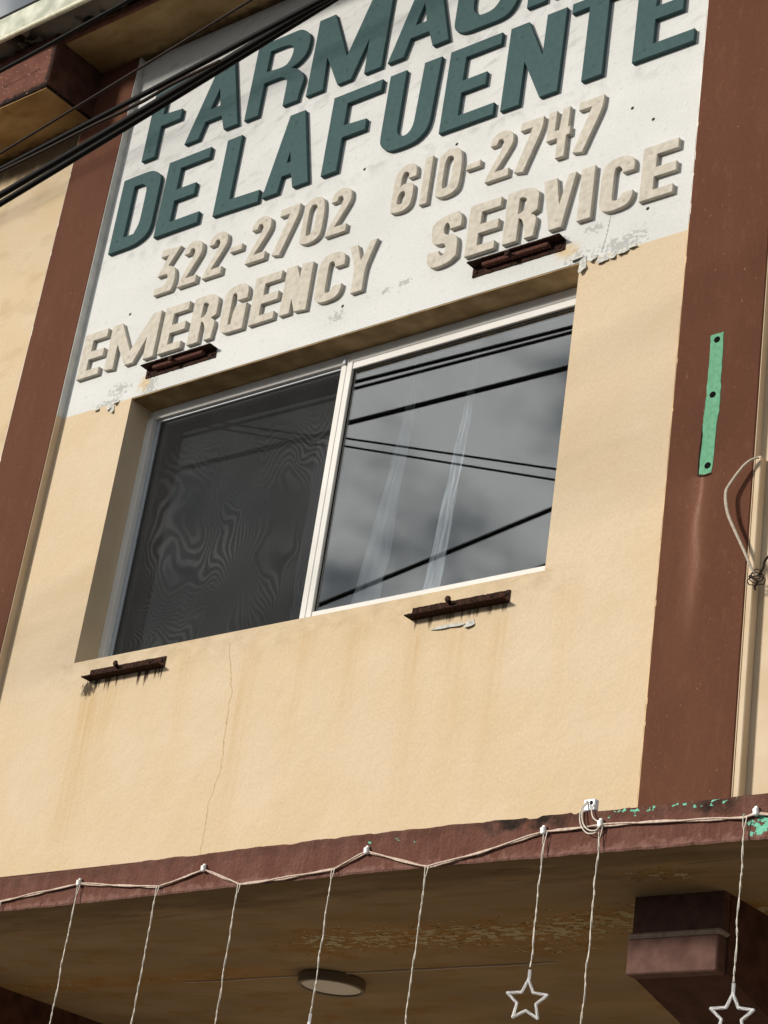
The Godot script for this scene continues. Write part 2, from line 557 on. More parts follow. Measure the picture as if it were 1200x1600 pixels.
		var amount := sstep(0.70, 1.0, u) * 0.44 * sstep(1.70, 1.95, x) * sstep(2.40, 2.2, x) + 0.8 * exp(-pow((x - 2.42) / 0.085, 4)) * exp(-pow((u - 0.33) / 0.28, 4)) + 0.07 * exp(-pow((x - 0.98) / 0.5, 2)) * exp(-pow((u - 0.7) / 0.3, 2))
		if amount > 0.06 and teal + amount > 0.62:
			c = Color(0.44, 0.72, 0.62)
		elif amount > 0.06 and teal + amount > 0.57:
			c = c.darkened(0.35)
		if brush.get_noise_2d(x * 70.0, y * 70.0 + 9.0) > 0.74:
			c = Color(0.66, 0.60, 0.54)
		var g := fine.get_noise_2d(x * 500.0, y * 500.0) * 0.02
		return Color(c.r + g, c.g + g, c.b + g)
	M.fascia = bumps(painted(1900, 100, Rect2(-1.2, 3.44, 3.8, 0.20), fascia_f, 0.8), noise(16, 0.12, 4).get_image(1900, 100), 0.25)

	var rot := noise(18, 1.0, 5)
	var soffit_f := func(x: float, z: float) -> Color:
		var c := Color(0.61, 0.525, 0.41).lerp(Color(0.545, 0.465, 0.355), clampf(0.5 + rot.get_noise_2d(x * 1.2, z * 3.0), 0.0, 1.0))
		# damp bands along the front edge and where the paint came off in strips
		c = c.lerp(Color(0.36, 0.29, 0.20), sstep(0.10, 0.40, z + 0.22 * rot.get_noise_2d(x * 2.0, z * 9.0)) * 0.55)
		var mid := -0.22 + 0.05 * rot.get_noise_2d(x * 1.5, 3.0)
		var band := exp(-pow((z - mid) / 0.15, 2)) * sstep(-0.1, 0.3, x) + 0.8 * exp(-pow((z + 0.52) / 0.09, 2)) * sstep(0.0, -0.4, x) + 0.8 * exp(-pow(Vector2((x - 1.92) / 0.13, (z - 0.18) / 0.09).length(), 2)) + 0.55 * exp(-pow((z + 0.46) / 0.05, 2)) * exp(-pow((x - 1.1) / 0.25, 2))
		c = c.lerp(Color(0.62, 0.44, 0.20), clampf(band, 0.0, 1.0) * clampf(0.55 + 0.6 * rot.get_noise_2d(x * 5.0, z * 14.0), 0.0, 1.0) * 0.9)
		var flake := rot.get_noise_2d(x * 13.0 + 5.0, z * 26.0) - 0.35 * sstep(0.0, -0.3, x)
		if 0.7 * flake + 0.62 * band > 0.58:
			c = Color(0.735, 0.69, 0.565).lerp(Color(0.64, 0.575, 0.44), clampf(0.5 + rot.get_noise_2d(x * 40.0, z * 60.0), 0.0, 1.0))
		elif 0.7 * flake + 0.62 * band > 0.53:
			c = Color(0.40, 0.29, 0.15)
		c = c.lerp(Color(0.52, 0.36, 0.15), clampf(rot.get_noise_2d(x * 3.0 + 40.0, z * 6.0) - 0.08, 0.0, 0.5) * 0.8 * sstep(0.35, -0.1, z))
		c = c.lerp(Color(0.28, 0.22, 0.14), clampf(rot.get_noise_2d(x * 3.0, z * 30.0) - 0.32, 0.0, 0.4) * sstep(0.0, 0.35, z) * 1.6)
		return c
	M.soffit = bumps(painted(1100, 500, Rect2(-2.6, -2.3, 5.6, 2.73), soffit_f, 0.9), noise(19, 0.05, 4).get_image(1100, 500), 0.25)

	var eave_f := func(x: float, z: float) -> Color:
		var c := Color(0.70, 0.585, 0.42).lerp(Color(0.54, 0.43, 0.28), clampf(0.45 + 0.8 * rot.get_noise_2d(x * 2.2, z * 5.0), 0.0, 1.0))
		c = c.lerp(Color(0.36, 0.28, 0.18), clampf(rot.get_noise_2d(x * 7.0, z * 9.0) - 0.15, 0.0, 0.5) * 0.45)
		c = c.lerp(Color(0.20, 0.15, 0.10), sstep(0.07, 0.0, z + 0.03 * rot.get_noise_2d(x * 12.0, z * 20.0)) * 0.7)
		return c
	M.eave = painted(700, 160, Rect2(-3.2, 0.0, 4.4, 0.40), eave_f, 0.9)

	M.roof = mottled(21, 1.1, Color(0.33, 0.31, 0.285), Color(0.54, 0.52, 0.48), 0.9, 0.1, 5)
	# wall of the left bay, shade under the boxed eave painted into its top
	var left_f := func(x: float, y: float) -> Color:
		var c := BEIGE.lerp(warm, clampf(0.4 + 0.9 * blot.get_noise_2d(x * 1.6, y * 1.6), 0.0, 0.9) * 0.6)
		c = c.lerp(Color(0.60, 0.52, 0.40), clampf(rot.get_noise_2d(x * 3.0, y * 5.0) - 0.05, 0.0, 0.4) * 0.5)
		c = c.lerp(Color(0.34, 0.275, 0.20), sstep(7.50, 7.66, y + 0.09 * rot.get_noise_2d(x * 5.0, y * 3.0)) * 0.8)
		var g := fine.get_noise_2d(x * 400.0, y * 400.0) * 0.022
		return Color(c.r + g, c.g + g, c.b + g)
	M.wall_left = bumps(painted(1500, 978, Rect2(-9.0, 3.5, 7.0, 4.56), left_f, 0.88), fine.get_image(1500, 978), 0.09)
	var box_f := func(x: float, y: float) -> Color:
		var c := Color(0.44, 0.29, 0.245).lerp(Color(0.37, 0.235, 0.195), clampf(0.5 + 0.9 * brush.get_noise_2d(x * 6.0, y * 10.0), 0.0, 1.0))
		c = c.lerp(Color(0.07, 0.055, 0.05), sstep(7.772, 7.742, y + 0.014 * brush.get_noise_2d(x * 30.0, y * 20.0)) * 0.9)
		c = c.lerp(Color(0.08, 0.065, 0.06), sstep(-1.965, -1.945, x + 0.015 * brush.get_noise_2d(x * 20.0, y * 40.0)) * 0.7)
		if absf(y - 7.865 - 0.05 * (x + 2.1) - 0.006 * brush.get_noise_1d(x * 20.0)) < 0.003 and x < -2.02 and x > -2.3:
			c = c.darkened(0.4)
		if brush.get_noise_2d(x * 38.0, y * 44.0) > 0.56 - 0.12 * sstep(-2.2, -2.4, x):
			c = Color(0.74, 0.62, 0.56)
		return c
	M.box_front = painted(1770, 98, Rect2(-9.0, 7.72, 7.08, 0.39), box_f, 0.8)
	var slab_f := func(x: float, z: float) -> Color:
		var c := Color(0.40, 0.38, 0.35).lerp(Color(0.52, 0.50, 0.46), clampf(0.5 + 0.9 * rot.get_noise_2d(x * 2.0, z * 6.0), 0.0, 1.0))
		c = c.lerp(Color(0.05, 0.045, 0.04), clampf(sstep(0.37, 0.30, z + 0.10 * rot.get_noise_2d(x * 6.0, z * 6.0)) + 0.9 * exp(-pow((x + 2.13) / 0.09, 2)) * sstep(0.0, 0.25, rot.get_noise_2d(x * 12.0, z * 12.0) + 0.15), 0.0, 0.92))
		return c
	M.slab_under = painted(500, 60, Rect2(-3.2, 0.28, 3.4, 0.21), slab_f, 0.9)
	M.gutter = mottled(22, 0.9, Color(0.66, 0.68, 0.62), Color(0.83, 0.84, 0.78), 0.7, 0.03, 5)
	M.lip = mottled(23, 0.3, Color(0.80, 0.80, 0.70), Color(0.90, 0.89, 0.82), 0.6)
	M.brown = mottled(24, 0.5, Color(0.375, 0.245, 0.205), Color(0.455, 0.31, 0.265), 0.8, 0.12, 5)
	M.brown_dark = mottled(25, 0.5, Color(0.27, 0.175, 0.145), Color(0.34, 0.23, 0.19), 0.85, 0.12, 5)
	M.beige = mottled(26, 1.4, Color(0.755, 0.68, 0.575), Color(0.79, 0.722, 0.625), 0.88, 0.1, 5)
	M.beige_dirty = mottled(27, 0.7, Color(0.58, 0.49, 0.36), Color(0.70, 0.605, 0.46), 0.9, 0.08, 5)
	M.white_paint = mottled(28, 0.5, Color(0.76, 0.765, 0.75), Color(0.82, 0.82, 0.80), 0.8, 0.03, 5)
	M.green = mottled(30, 0.22, Color(0.248, 0.335, 0.342), Color(0.268, 0.356, 0.362), 0.8, 0.02, 5)
	M.cream = mottled(31, 0.22, Color(0.71, 0.69, 0.645), Color(0.765, 0.745, 0.70), 0.85, 0.004, 6)
	M.rust = mottled(32, 0.09, Color(0.10, 0.075, 0.065), Color(0.27, 0.165, 0.125), 0.85, 0.12, 5)
	M.rust_bright = mottled(33, 0.09, Color(0.26, 0.17, 0.15), Color(0.42, 0.28, 0.24), 0.85, 0.12, 5)
	M.teal = mottled(34, 0.16, Color(0.375, 0.60, 0.475), Color(0.43, 0.655, 0.53), 0.7, 0.03, 5)
	M.plaster = mottled(35, 0.10, Color(0.62, 0.63, 0.61), Color(0.80, 0.80, 0.78), 0.9, 0.1, 4)
	M.alu = mottled(36, 1.2, Color(0.83, 0.83, 0.815), Color(0.855, 0.855, 0.845), 0.6, 0.0, 3)
	M.alu_grey = plain(Color(0.66, 0.69, 0.72), 0.45, 0.2)
	M.gasket = plain(Color(0.06, 0.06, 0.06), 0.6)
	M.cable = plain(Color(0.06, 0.058, 0.058), 0.62)
	M.cable_brown = plain(Color(0.17, 0.13, 0.11), 0.6)
	M.wire = mottled(37, 0.08, Color(0.66, 0.56, 0.50), Color(0.80, 0.74, 0.68), 0.5)
	M.wire_pale = mottled(38, 0.08, Color(0.74, 0.71, 0.66), Color(0.84, 0.82, 0.78), 0.45)
	M.plastic = plain(Color(0.88, 0.88, 0.87), 0.4)
	M.plastic_box = plain(Color(0.80, 0.82, 0.86), 0.4)
	M.dark_hole = plain(Color(0.05, 0.05, 0.045), 0.9)
	M.moulding = mottled(29, 0.2, Color(0.46, 0.40, 0.36), Color(0.60, 0.54, 0.49), 0.85, 0.05, 4)
	M.soffit_wire = plain(Color(0.74, 0.66, 0.58), 0.9)
	M.block = mottled(42, 0.4, Color(0.345, 0.255, 0.23), Color(0.405, 0.305, 0.275), 0.85, 0.12, 5)
	M.block_up = mottled(43, 0.4, Color(0.315, 0.225, 0.20), Color(0.37, 0.27, 0.24), 0.85, 0.12, 5)
	M.wire_old = mottled(44, 0.08, Color(0.60, 0.57, 0.52), Color(0.72, 0.69, 0.63), 0.6)
	M.bronze = plain(Color(0.40, 0.345, 0.275), 0.45, 0.1)
	M.frosted = plain(Color(0.84, 0.815, 0.78), 0.6)
	M.clear = plain(Color(0.96, 0.97, 0.99, 0.30), 0.15)
	M.clear.transparency = BaseMaterial3D.TRANSPARENCY_ALPHA
	M.clear.albedo_texture = white_pixel()
	M.glow_wire = plain(Color(0.90, 0.89, 0.86), 0.35)
	# tinted, half mirrored window glass: light passes in part, the rest is reflected
	M.glass = plain(Color(0.92, 0.935, 0.94, 0.25), 0.0, 1.0)
	M.glass.transparency = BaseMaterial3D.TRANSPARENCY_ALPHA
	M.glass.albedo_texture = white_pixel()
	var ripple := noise(40, 1.0, 3)
	var swirl := noise(41, 1.0, 2)
	var moire_f := func(x: float, y: float) -> Color:
		var u := x + 0.07 * ripple.get_noise_2d(x * 2.6, y * 2.2)
		var v := y + 0.12 * ripple.get_noise_2d(x * 2.2 + 30.0, y * 1.6)
		var f := 12.0 * swirl.get_noise_2d(u * 1.4, v * 1.1) + u * 32.0 + v * 17.0
		var w := 0.5 + 0.5 * sin(f * TAU * 0.85)
		var s := sstep(0.2, 1.0, w) * clampf(0.35 + 0.7 * swirl.get_noise_2d(x * 1.6 + 9.0, y * 1.6) + 0.5 * sstep(5.5, 5.0, y) * sstep(-0.3, -0.8, x), 0.0, 1.0)
		var k := 0.165 + 0.115 * s * sstep(5.85, 5.5, y) * sstep(-1.12, -1.0, x) + 0.02 * ripple.get_noise_2d(x * 3.0, y * 3.0)
		return Color(k * 0.98, k, k * 1.02)
	M.screen = painted(560, 640, Rect2(-1.2, 4.65, 1.15, 1.30), moire_f, 0.7)
	M.screen.transparency = BaseMaterial3D.TRANSPARENCY_ALPHA
	M.screen.albedo_color = Color(1, 1, 1, 0.74)
	M.screen.metallic_specular = 0.05
	M.sheer = plain(Color(0.74, 0.79, 0.84, 0.78), 0.9)
	M.sheer.transparency = BaseMaterial3D.TRANSPARENCY_ALPHA
	M.sheer.albedo_texture = white_pixel()
	M.sheer.backlight_enabled = true
	M.sheer.backlight = Color(0.5, 0.5, 0.5)
	M.room = plain(Color(0.42, 0.42, 0.42), 0.9)
	M.asphalt = mottled(50, 1.5, Color(0.21, 0.21, 0.21), Color(0.27, 0.27, 0.265), 0.95, 0.3, 5)
	M.concrete = mottled(51, 1.5, Color(0.46, 0.445, 0.42), Color(0.57, 0.55, 0.52), 0.95, 0.2, 5)

func white_pixel() -> ImageTexture:
	var im := Image.create(2, 2, false, Image.FORMAT_RGB8)
	im.fill(Color.WHITE)
	return ImageTexture.create_from_image(im)

# broken cloud with blue between, brighter round the sun
func make_sky(towards_sun: Vector3) -> PanoramaSkyMaterial:
	var big := noise(2092, 1.0, 6)
	big.fractal_gain = 0.56
	var wide := noise(2097, 0.8, 2)
	var w := 2048
	var h := 1024
	var data := PackedFloat32Array()
	data.resize(w * h * 3)
	var k := 0
	for j in h:
		var up := PI * (0.5 - (j + 0.5) / h)
		var sy := sin(up)
		var cy := cos(up)
		for i in w:
			var c := Color(0.30, 0.29, 0.27)
			if sy > -0.02:
				var a := TAU * ((i + 0.5) / w - 0.5)
				var d := Vector3(cy * sin(a), sy, -cy * cos(a))
				var near := maxf(d.dot(towards_sun), 0.0)
				var e := maxf(sy, 0.0)
				c = Color(0.66, 0.70, 0.75).lerp(Color(0.48, 0.55, 0.66), pow(e, 0.7))
				var q := d / (e + 0.30)
				var n := big.get_noise_3d(q.x * 2.8, q.y * 2.8, q.z * 2.8) + 0.35 * wide.get_noise_3d(q.x * 1.5, 7.0, q.z * 1.5)
				var cover := smoothstep(-0.50, -0.15, n)
				var thick := smoothstep(-0.05, 0.34, n)
				var lit := 0.85 + 0.60 * pow(near, 6.0)
				var cloud := Color(lit, lit * 0.99, lit * 0.965).lerp(Color(0.215, 0.235, 0.255) * (0.85 + 0.2 * near), thick)
				c = c.lerp(cloud, cover)
			data[k] = c.r
			data[k + 1] = c.g
			data[k + 2] = c.b
			k += 3
	var m := PanoramaSkyMaterial.new()
	m.panorama = ImageTexture.create_from_image(Image.create_from_data(w, h, false, Image.FORMAT_RGBF, data.to_byte_array()))
	return m

# ---------------------------------------------------------------- the scene
func _ready() -> void:
	var cam := Camera3D.new()
	cam.name = "camera"
	cam.transform = Transform3D(Basis(Vector3(0.77299095, 0.13650678, -0.61955701), Vector3(0.1784255, 0.89038144, 0.4187902), Vector3(0.60880977, -0.43426581, 0.6639005)), Vector3(5.26904, 1.6, 5.3))
	cam.fov = 27.45
	cam.near = 0.05
	cam.far = 200.0
	add_child(cam)
	cam.current = true

	var shine := Vector3(0.60, -0.41, -1.0).normalized()
	var env := Environment.new()
	env.background_mode = Environment.BG_SKY
	env.sky = Sky.new()
	env.sky.sky_material = make_sky(-shine)
	env.tonemap_mode = Environment.TONE_MAPPER_LINEAR
	env.tonemap_exposure = 1.0
	env.sdfgi_enabled = true
	env.ssao_enabled = true
	env.ssil_enabled = true
	var we := WorldEnvironment.new()
	we.name = "world_environment"
	we.environment = env
	add_child(we)

	var sun := DirectionalLight3D.new()
	sun.name = "sun"
	sun.light_energy = 1.34
	sun.light_color = Color(1.0, 0.965, 0.915)
	sun.light_angular_distance = 8.0
	sun.shadow_enabled = true
	sun.look_at_from_position(Vector3.ZERO, shine, Vector3.UP)
	add_child(sun)

	make_materials()
	ground()
	var house := thing("pharmacy_building", "two storey cream and brown building with a white painted sign wall over its upstairs window", "building")
	upper_wall(house)
	eaves(house)
	window(house)
	canopy(house)
	room(house)
	lettering()
	irons()
	street_cables()
	fairy_lights()
	small_things(house)

func ground() -> void:
	structure("street", box(Vector3(-60, -0.3, -40), Vector3(60, 0.0, 60)), M.asphalt)
	var st := tool()
	cbox(st, Vector3(-40, 0.004, -2.2), Vector3(40, 0.14, 1.9), 0.02)
	structure("pavement", st, M.concrete)

func upper_wall(house: Node3D) -> void:
	# the rendered wall of the bay, with the window opening and its reveals
	var st := tool()
	var y0 := 3.50
	var b := -0.20
	quad(st, Vector3(BAY_L, y0, 0), Vector3(BAY_R, y0, 0), Vector3(BAY_R, SILL_Y, 0), Vector3(BAY_L, SILL_Y, 0))
	quad(st, Vector3(BAY_L, SILL_Y, 0), Vector3(-WIN_X, SILL_Y, 0), Vector3(-WIN_X, HEAD_Y, 0), Vector3(BAY_L, HEAD_Y, 0))
	quad(st, Vector3(WIN_X, SILL_Y, 0), Vector3(BAY_R, SILL_Y, 0), Vector3(BAY_R, HEAD_Y, 0), Vector3(WIN_X, HEAD_Y, 0))
	quad(st, Vector3(-WIN_X, SILL_Y, 0), Vector3(-WIN_X, SILL_Y, b), Vector3(-WIN_X, HEAD_Y, b), Vector3(-WIN_X, HEAD_Y, 0))
	quad(st, Vector3(WIN_X, SILL_Y, b), Vector3(WIN_X, SILL_Y, 0), Vector3(WIN_X, HEAD_Y, 0), Vector3(WIN_X, HEAD_Y, b))
	quad(st, Vector3(-WIN_X, SILL_Y, 0), Vector3(WIN_X, SILL_Y, 0), Vector3(WIN_X, SILL_Y, b), Vector3(-WIN_X, SILL_Y, b))
	quad(st, Vector3(BAY_L, SILL_Y, b), Vector3(BAY_L, y0, b), Vector3(BAY_R, y0, b), Vector3(BAY_R, SILL_Y, b))
	quad(st, Vector3(-WIN_X, HEAD_Y, b), Vector3(BAY_L, HEAD_Y, b), Vector3(BAY_L, SILL_Y, b), Vector3(-WIN_X, SILL_Y, b))
	quad(st, Vector3(BAY_R, HEAD_Y, b), Vector3(WIN_X, HEAD_Y, b), Vector3(WIN_X, SILL_Y, b), Vector3(BAY_R, SILL_Y, b))
	put("wall", st, M.wall, house)
	# the white painted part above the window; its lower edge wavers a little
	st = tool()
	var rng := RandomNumberGenerator.new()
	rng.seed = 4
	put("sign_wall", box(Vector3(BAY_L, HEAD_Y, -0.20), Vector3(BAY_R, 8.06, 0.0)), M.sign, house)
	put("window_head", box(Vector3(-WIN_X, HEAD_Y - 0.005, -0.20), Vector3(WIN_X, HEAD_Y - 0.0005, -0.0025)), M.beige_dirty, house)
	# walls of the neighbouring bays
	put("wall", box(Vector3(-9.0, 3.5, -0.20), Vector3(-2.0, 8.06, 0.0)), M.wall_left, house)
	put("wall", box(Vector3(2.04, 3.5, -0.20), Vector3(9.0, 8.06, 0.0)), M.beige, house)
	# pilasters, each with a painted return towards the street side
	for s in [-1, 1]:
		var x0 := -2.0 if s < 0 else 1.70
		var x1 := BAY_L if s < 0 else 2.04
		var p := put("pilaster", pilaster_shape(x0, x1), M.pilaster if s > 0 else shifted(M.pilaster, 3.70), house)
		if s < 0:
			put("painted_return", box(Vector3(x1 + 0.0005, HEAD_Y, -0.004), Vector3(x1 + 0.003, 8.02, 0.0385)), M.white_paint, p)
			put("painted_return", box(Vector3(x1 + 0.0005, 3.58, -0.004), Vector3(x1 + 0.003, HEAD_Y - 0.0005, 0.0385)), M.beige, p)
		else:
			put("painted_return", box(Vector3(x1 + 0.0005, 3.58, -0.004), Vector3(x1 + 0.003, 8.02, 0.036)), M.beige, p)
			bare_strip(p)

func shifted(m: StandardMaterial3D, by: float) -> StandardMaterial3D:
	var c: StandardMaterial3D = m.duplicate()
	c.uv1_offset.x += by * c.uv1_scale.x
	c.uv1_offset.y += 0.13
	return c

func pilaster_shape(x0: float, x1: float) -> SurfaceTool:
	var st := tool()
	var n := noise(71 + int(x0 * 10.0), 3.0, 3)
	var rows := 120
	var z := 0.04
	var prev := []
	for j in rows + 1:
		var y := 3.52 + (8.045 - 3.52) * j / rows
		var e := 0.0022 * n.get_noise_1d(y * 3.0)
		var f := 0.0028 * n.get_noise_1d(y * 3.0 + 50.0)
		var row := [Vector3(x0 + e, y, -0.2), Vector3(x0 + e, y, z - 0.004), Vector3(x0 + e + 0.004, y, z), Vector3(x1 + f - 0.004, y, z), Vector3(x1, y, z - 0.004), Vector3(x1, y, -0.2)]
		if j > 0:
			for k in 5:
				quad(st, prev[k], prev[k + 1], row[k + 1], row[k])
		prev = row
	return st

# a strip where an iron was taken off and the older green paint shows, with its three plug holes
func bare_strip(p: Node3D) -> void:
	var st := tool()
	var rng := RandomNumberGenerator.new()
	rng.seed = 8
	var left := [Vector2(1.834, 4.903), Vector2(1.832, 4.97), Vector2(1.836, 5.05), Vector2(1.8335, 5.10), Vector2(1.838, 5.18), Vector2(1.839, 5.30), Vector2(1.8385, 5.40), Vector2(1.838, 5.447)]
	var right := [Vector2(1.889, 5.449), Vector2(1.890, 5.36), Vector2(1.893, 5.25), Vector2(1.897, 5.17), Vector2(1.890, 5.10), Vector2(1.889, 5.00), Vector2(1.883, 4.90), Vector2(1.862, 4.897)]
	var poly := PackedVector2Array()
	var ring := []
	for q in right + left:
		ring.append(q)
	for i in ring.size():
		for k in 4:
			var q: Vector2 = ring[i].lerp(ring[(i + 1) % ring.size()], k / 4.0)
			poly.append(q + Vector2(rng.randf_range(-1, 1), rng.randf_range(-1, 1)) * 0.0019)
	slab(st, [poly], 0.0395, 0.0418, 0.0008)
	var strip := put("bare_strip", st, M.teal, p)
	# curled rim of the brown paint along one side
	st = tool()
	tube(st, [Vector3(1.831, 4.90, 0.041), Vector3(1.829, 4.96, 0.044), Vector3(1.833, 5.03, 0.043), Vector3(1.831, 5.09, 0.041)], 0.0035, 5)
	tube(st, [Vector3(1.834, 4.896, 0.041), Vector3(1.86, 4.894, 0.043), Vector3(1.884, 4.898, 0.041)], 0.003, 5)
	put("paint_rim", st, M.brown_dark, strip)
	for q in [Vector2(1.8645, 5.423), Vector2(1.864, 5.204), Vector2(1.866, 4.930)]:
		st = tool()
		lathe(st, [Vector2(0.0, 0.0012), Vector2(0.006, 0.0016), Vector2(0.0105, 0.0022), Vector2(0.0125, 0.0002)], Vector3(q.x, q.y, 0.0419), 14, Basis(Vector3.RIGHT, PI / 2.0))
		put("plug_hole", st, M.dark_hole, strip)

func eaves(house: Node3D) -> void:
	# soffit over the sign bay and the brown board along its front
	put("eave_soffit", box(Vector3(-1.93, TOP_Y, 0.0), Vector3(9.0, TOP_Y + 0.03, 0.306)), M.eave, house)
	put("eave_board", box(Vector3(-1.93, TOP_Y - 0.004, 0.3065), Vector3(9.0, TOP_Y + 0.0405, 0.325), 0.003), M.brown, house)
	# deeper boxed eave to the left
	var bx := put("boxed_eave", roughbox(Vector3(-9.0, 7.734, 0.0), Vector3(-1.935, 8.06, 0.35), 0.010), M.box_front, house)
	put("box_soffit", box(Vector3(-9.0, 7.728, 0.002), Vector3(-1.945, 7.7335, 0.340)), M.eave, bx)
	put("box_end", box(Vector3(-1.9345, 7.742, 0.042), Vector3(-1.9315, 8.018, 0.346)), M.brown_dark, bx)
	# roof slab with its gutter
	put("roof_slab", roughbox(Vector3(-9.0, 8.061, -0.2), Vector3(9.0, 8.20, 0.4605), 0.006), M.slab_under, house)
	var g := put("gutter", box(Vector3(-9.0, 8.061, 0.461), Vector3(9.0, 8.200, 0.478), 0.006), M.gutter, house)
	put("gutter_lip", box(Vector3(-9.0, 8.036, 0.461), Vector3(9.0, 8.0605, 0.485), 0.005), M.lip, g)
	put("gutter_rim", box(Vector3(-9.0, 8.2005, 0.453), Vector3(9.0, 8.222, 0.475), 0.004), M.cable, g)
	put("roof", box(Vector3(-9.0, 8.201, -9.0), Vector3(9.0, 8.24, 0.44)), M.roof, house)

# a long block with slightly uneven lower front edges
func roughbox(lo: Vector3, hi: Vector3, wob: float) -> SurfaceTool:
	var st := tool()
	var n := noise(int(lo.x * 3.0 + hi.y * 7.0), 1.0, 4)
	var cols := int((hi.x - lo.x) / 0.03)
	var prev := []
	for i in cols + 1:
		var x := lerpf(lo.x, hi.x, float(i) / cols)
		var a := wob * n.get_noise_1d(x * 9.0)
		var b := wob * n.get_noise_1d(x * 9.0 + 99.0)
		var row := [Vector3(x, hi.y, lo.z), Vector3(x, lo.y, lo.z), Vector3(x, lo.y, hi.z - 0.006 + b * 0.3), Vector3(x, lo.y + 0.006 + a * 0.5, hi.z), Vector3(x, hi.y, hi.z)]
		if i > 0:
			for k in 5:
				quad(st, prev[k], row[k], row[(k + 1) % 5], prev[(k + 1) % 5])
		else:
			tri(st, row[0], row[1], row[2])
			tri(st, row[0], row[2], row[3])
			tri(st, row[0], row[3], row[4])
		prev = row
	tri(st, prev[0], prev[2], prev[1])
	tri(st, prev[0], prev[3], prev[2])
	tri(st, prev[0], prev[4], prev[3])
	return st

func window(house: Node3D) -> void:
	var w := Node3D.new()
	w.name = "window"
	house.add_child(w, true)
	var zf := -0.135
	var zb := -0.195
	var e := 0.002
	# outer frame
	var st := tool()
	cbox(st, Vector3(-WIN_X, 5.925, zb), Vector3(WIN_X, HEAD_Y - 0.0055, -0.128), e)
	cbox(st, Vector3(-WIN_X, 5.905, zb), Vector3(WIN_X, 5.9235, -0.122), e)
	cbox(st, Vector3(-WIN_X, SILL_Y, zb), Vector3(WIN_X, SILL_Y + 0.045, -0.118), e)
	cbox(st, Vector3(-WIN_X, SILL_Y + 0.0455, zb), Vector3(-1.165, 5.9045, -0.115), e)
	cbox(st, Vector3(1.165, SILL_Y + 0.0455, zb), Vector3(WIN_X, 5.9045, -0.115), e)
	put("frame", st, M.alu, w)
	# right sash, in front
	st = tool()
	cbox(st, Vector3(-0.032, 4.724, -0.150), Vector3(-0.002, 5.915, -0.121), e)
	cbox(st, Vector3(1.130, 4.724, -0.150), Vector3(1.1645, 5.904, -0.123), e)
	cbox(st, Vector3(-0.0015, 5.872, -0.149), Vector3(1.1295, 5.904, -0.124), e)
	cbox(st, Vector3(-0.0015, 4.724, -0.149), Vector3(1.1295, 4.770, -0.124), e)
	var sash := put("sash", st, M.alu, w)
	put("pane", box(Vector3(-0.001, 4.771, -0.1415), Vector3(1.129, 5.8715, -0.1375)), M.glass, sash)
	# left sash behind, and the insect screen in front of it
	st = tool()
	cbox(st, Vector3(-0.069, 4.724, -0.168), Vector3(-0.0385, 5.9045, -0.126), e)
	cbox(st, Vector3(-1.1645, 4.724, -0.185), Vector3(-1.135, 5.9045, -0.152), e)
	cbox(st, Vector3(-1.1345, 5.885, -0.184), Vector3(-0.0695, 5.9045, -0.153), e)
	cbox(st, Vector3(-1.1345, 4.724, -0.184), Vector3(-0.0695, 4.75, -0.153), e)
	sash = put("sash", st, M.alu, w)
	put("pane", box(Vector3(-1.134, 4.7505, -0.1745), Vector3(-0.070, 5.8845, -0.1705)), M.glass, sash)
	st = tool()
	cbox(st, Vector3(-1.1645, 4.724, -0.151), Vector3(-1.142, 5.9045, -0.138), e)
	cbox(st, Vector3(-1.1415, 4.724, -0.151), Vector3(-0.0695, 4.742, -0.138), e)
	cbox(st, Vector3(-1.1415, 5.894, -0.151), Vector3(-0.0695, 5.9045, -0.138), e)
	var sf := put("screen_frame", st, M.alu_grey, w)
	st = tool()
	quad(st, Vector3(-1.1415, 4.7425, -0.146), Vector3(-0.0695, 4.7425, -0.146), Vector3(-0.0695, 5.8935, -0.146), Vector3(-1.1415, 5.8935, -0.146))
	put("insect_screen", st, M.screen, sf)
	# dark rubber strips where glass meets metal, and the latch at the head
	st = tool()
	cbox(st, Vector3(-0.0015, 5.866, -0.1372), Vector3(1.1295, 5.8718, -0.1355))
	cbox(st, Vector3(-0.0020, 4.771, -0.1372), Vector3(0.0035, 5.8655, -0.1355))
	cbox(st, Vector3(-0.0382, 4.726, -0.160), Vector3(-0.0323, 5.904, -0.142))
	put("rubber_seal", st, M.gasket, w)
	st = tool()
	cbox(st, Vector3(-0.052, 5.902, -0.1205), Vector3(-0.036, 5.930, -0.112), 0.002)
	cbox(st, Vector3(-0.030, 5.909, -0.1205), Vector3(-0.020, 5.919, -0.116), 0.002)
	put("latch", st, M.alu_grey, w)

func sheer(x_top: float, x_low: float, half_top: float, half_low: float, folds: int, z: float) -> SurfaceTool:
	var st := tool()
	st.set_smooth_group(1)
	var cols := folds * 8
	var rows := 26
	var n := noise(int(x_top * 100.0), 1.0, 3)
	var grid := []
	for j in rows + 1:
		var t := float(j) / rows
		var y := lerpf(6.35, 3.9, t)
		var row := []
		for i in cols + 1:
			var s := 2.0 * i / cols - 1.0
			var k := smoothstep(0.0, 1.0, t * 1.3 - 0.1)
			row.append(Vector3(lerpf(x_top, x_low, k) + s * lerpf(half_top, half_low, k) + 0.008 * n.get_noise_2d(s * 2.0, y * 5.0), y, z + 0.007 * sin(s * folds * PI) + 0.015 * n.get_noise_2d(s * 3.0, y * 4.0)))
		grid.append(row)
	for j in rows:
		for i in cols:
			quad(st, grid[j + 1][i], grid[j + 1][i + 1], grid[j][i + 1], grid[j][i])
	return st

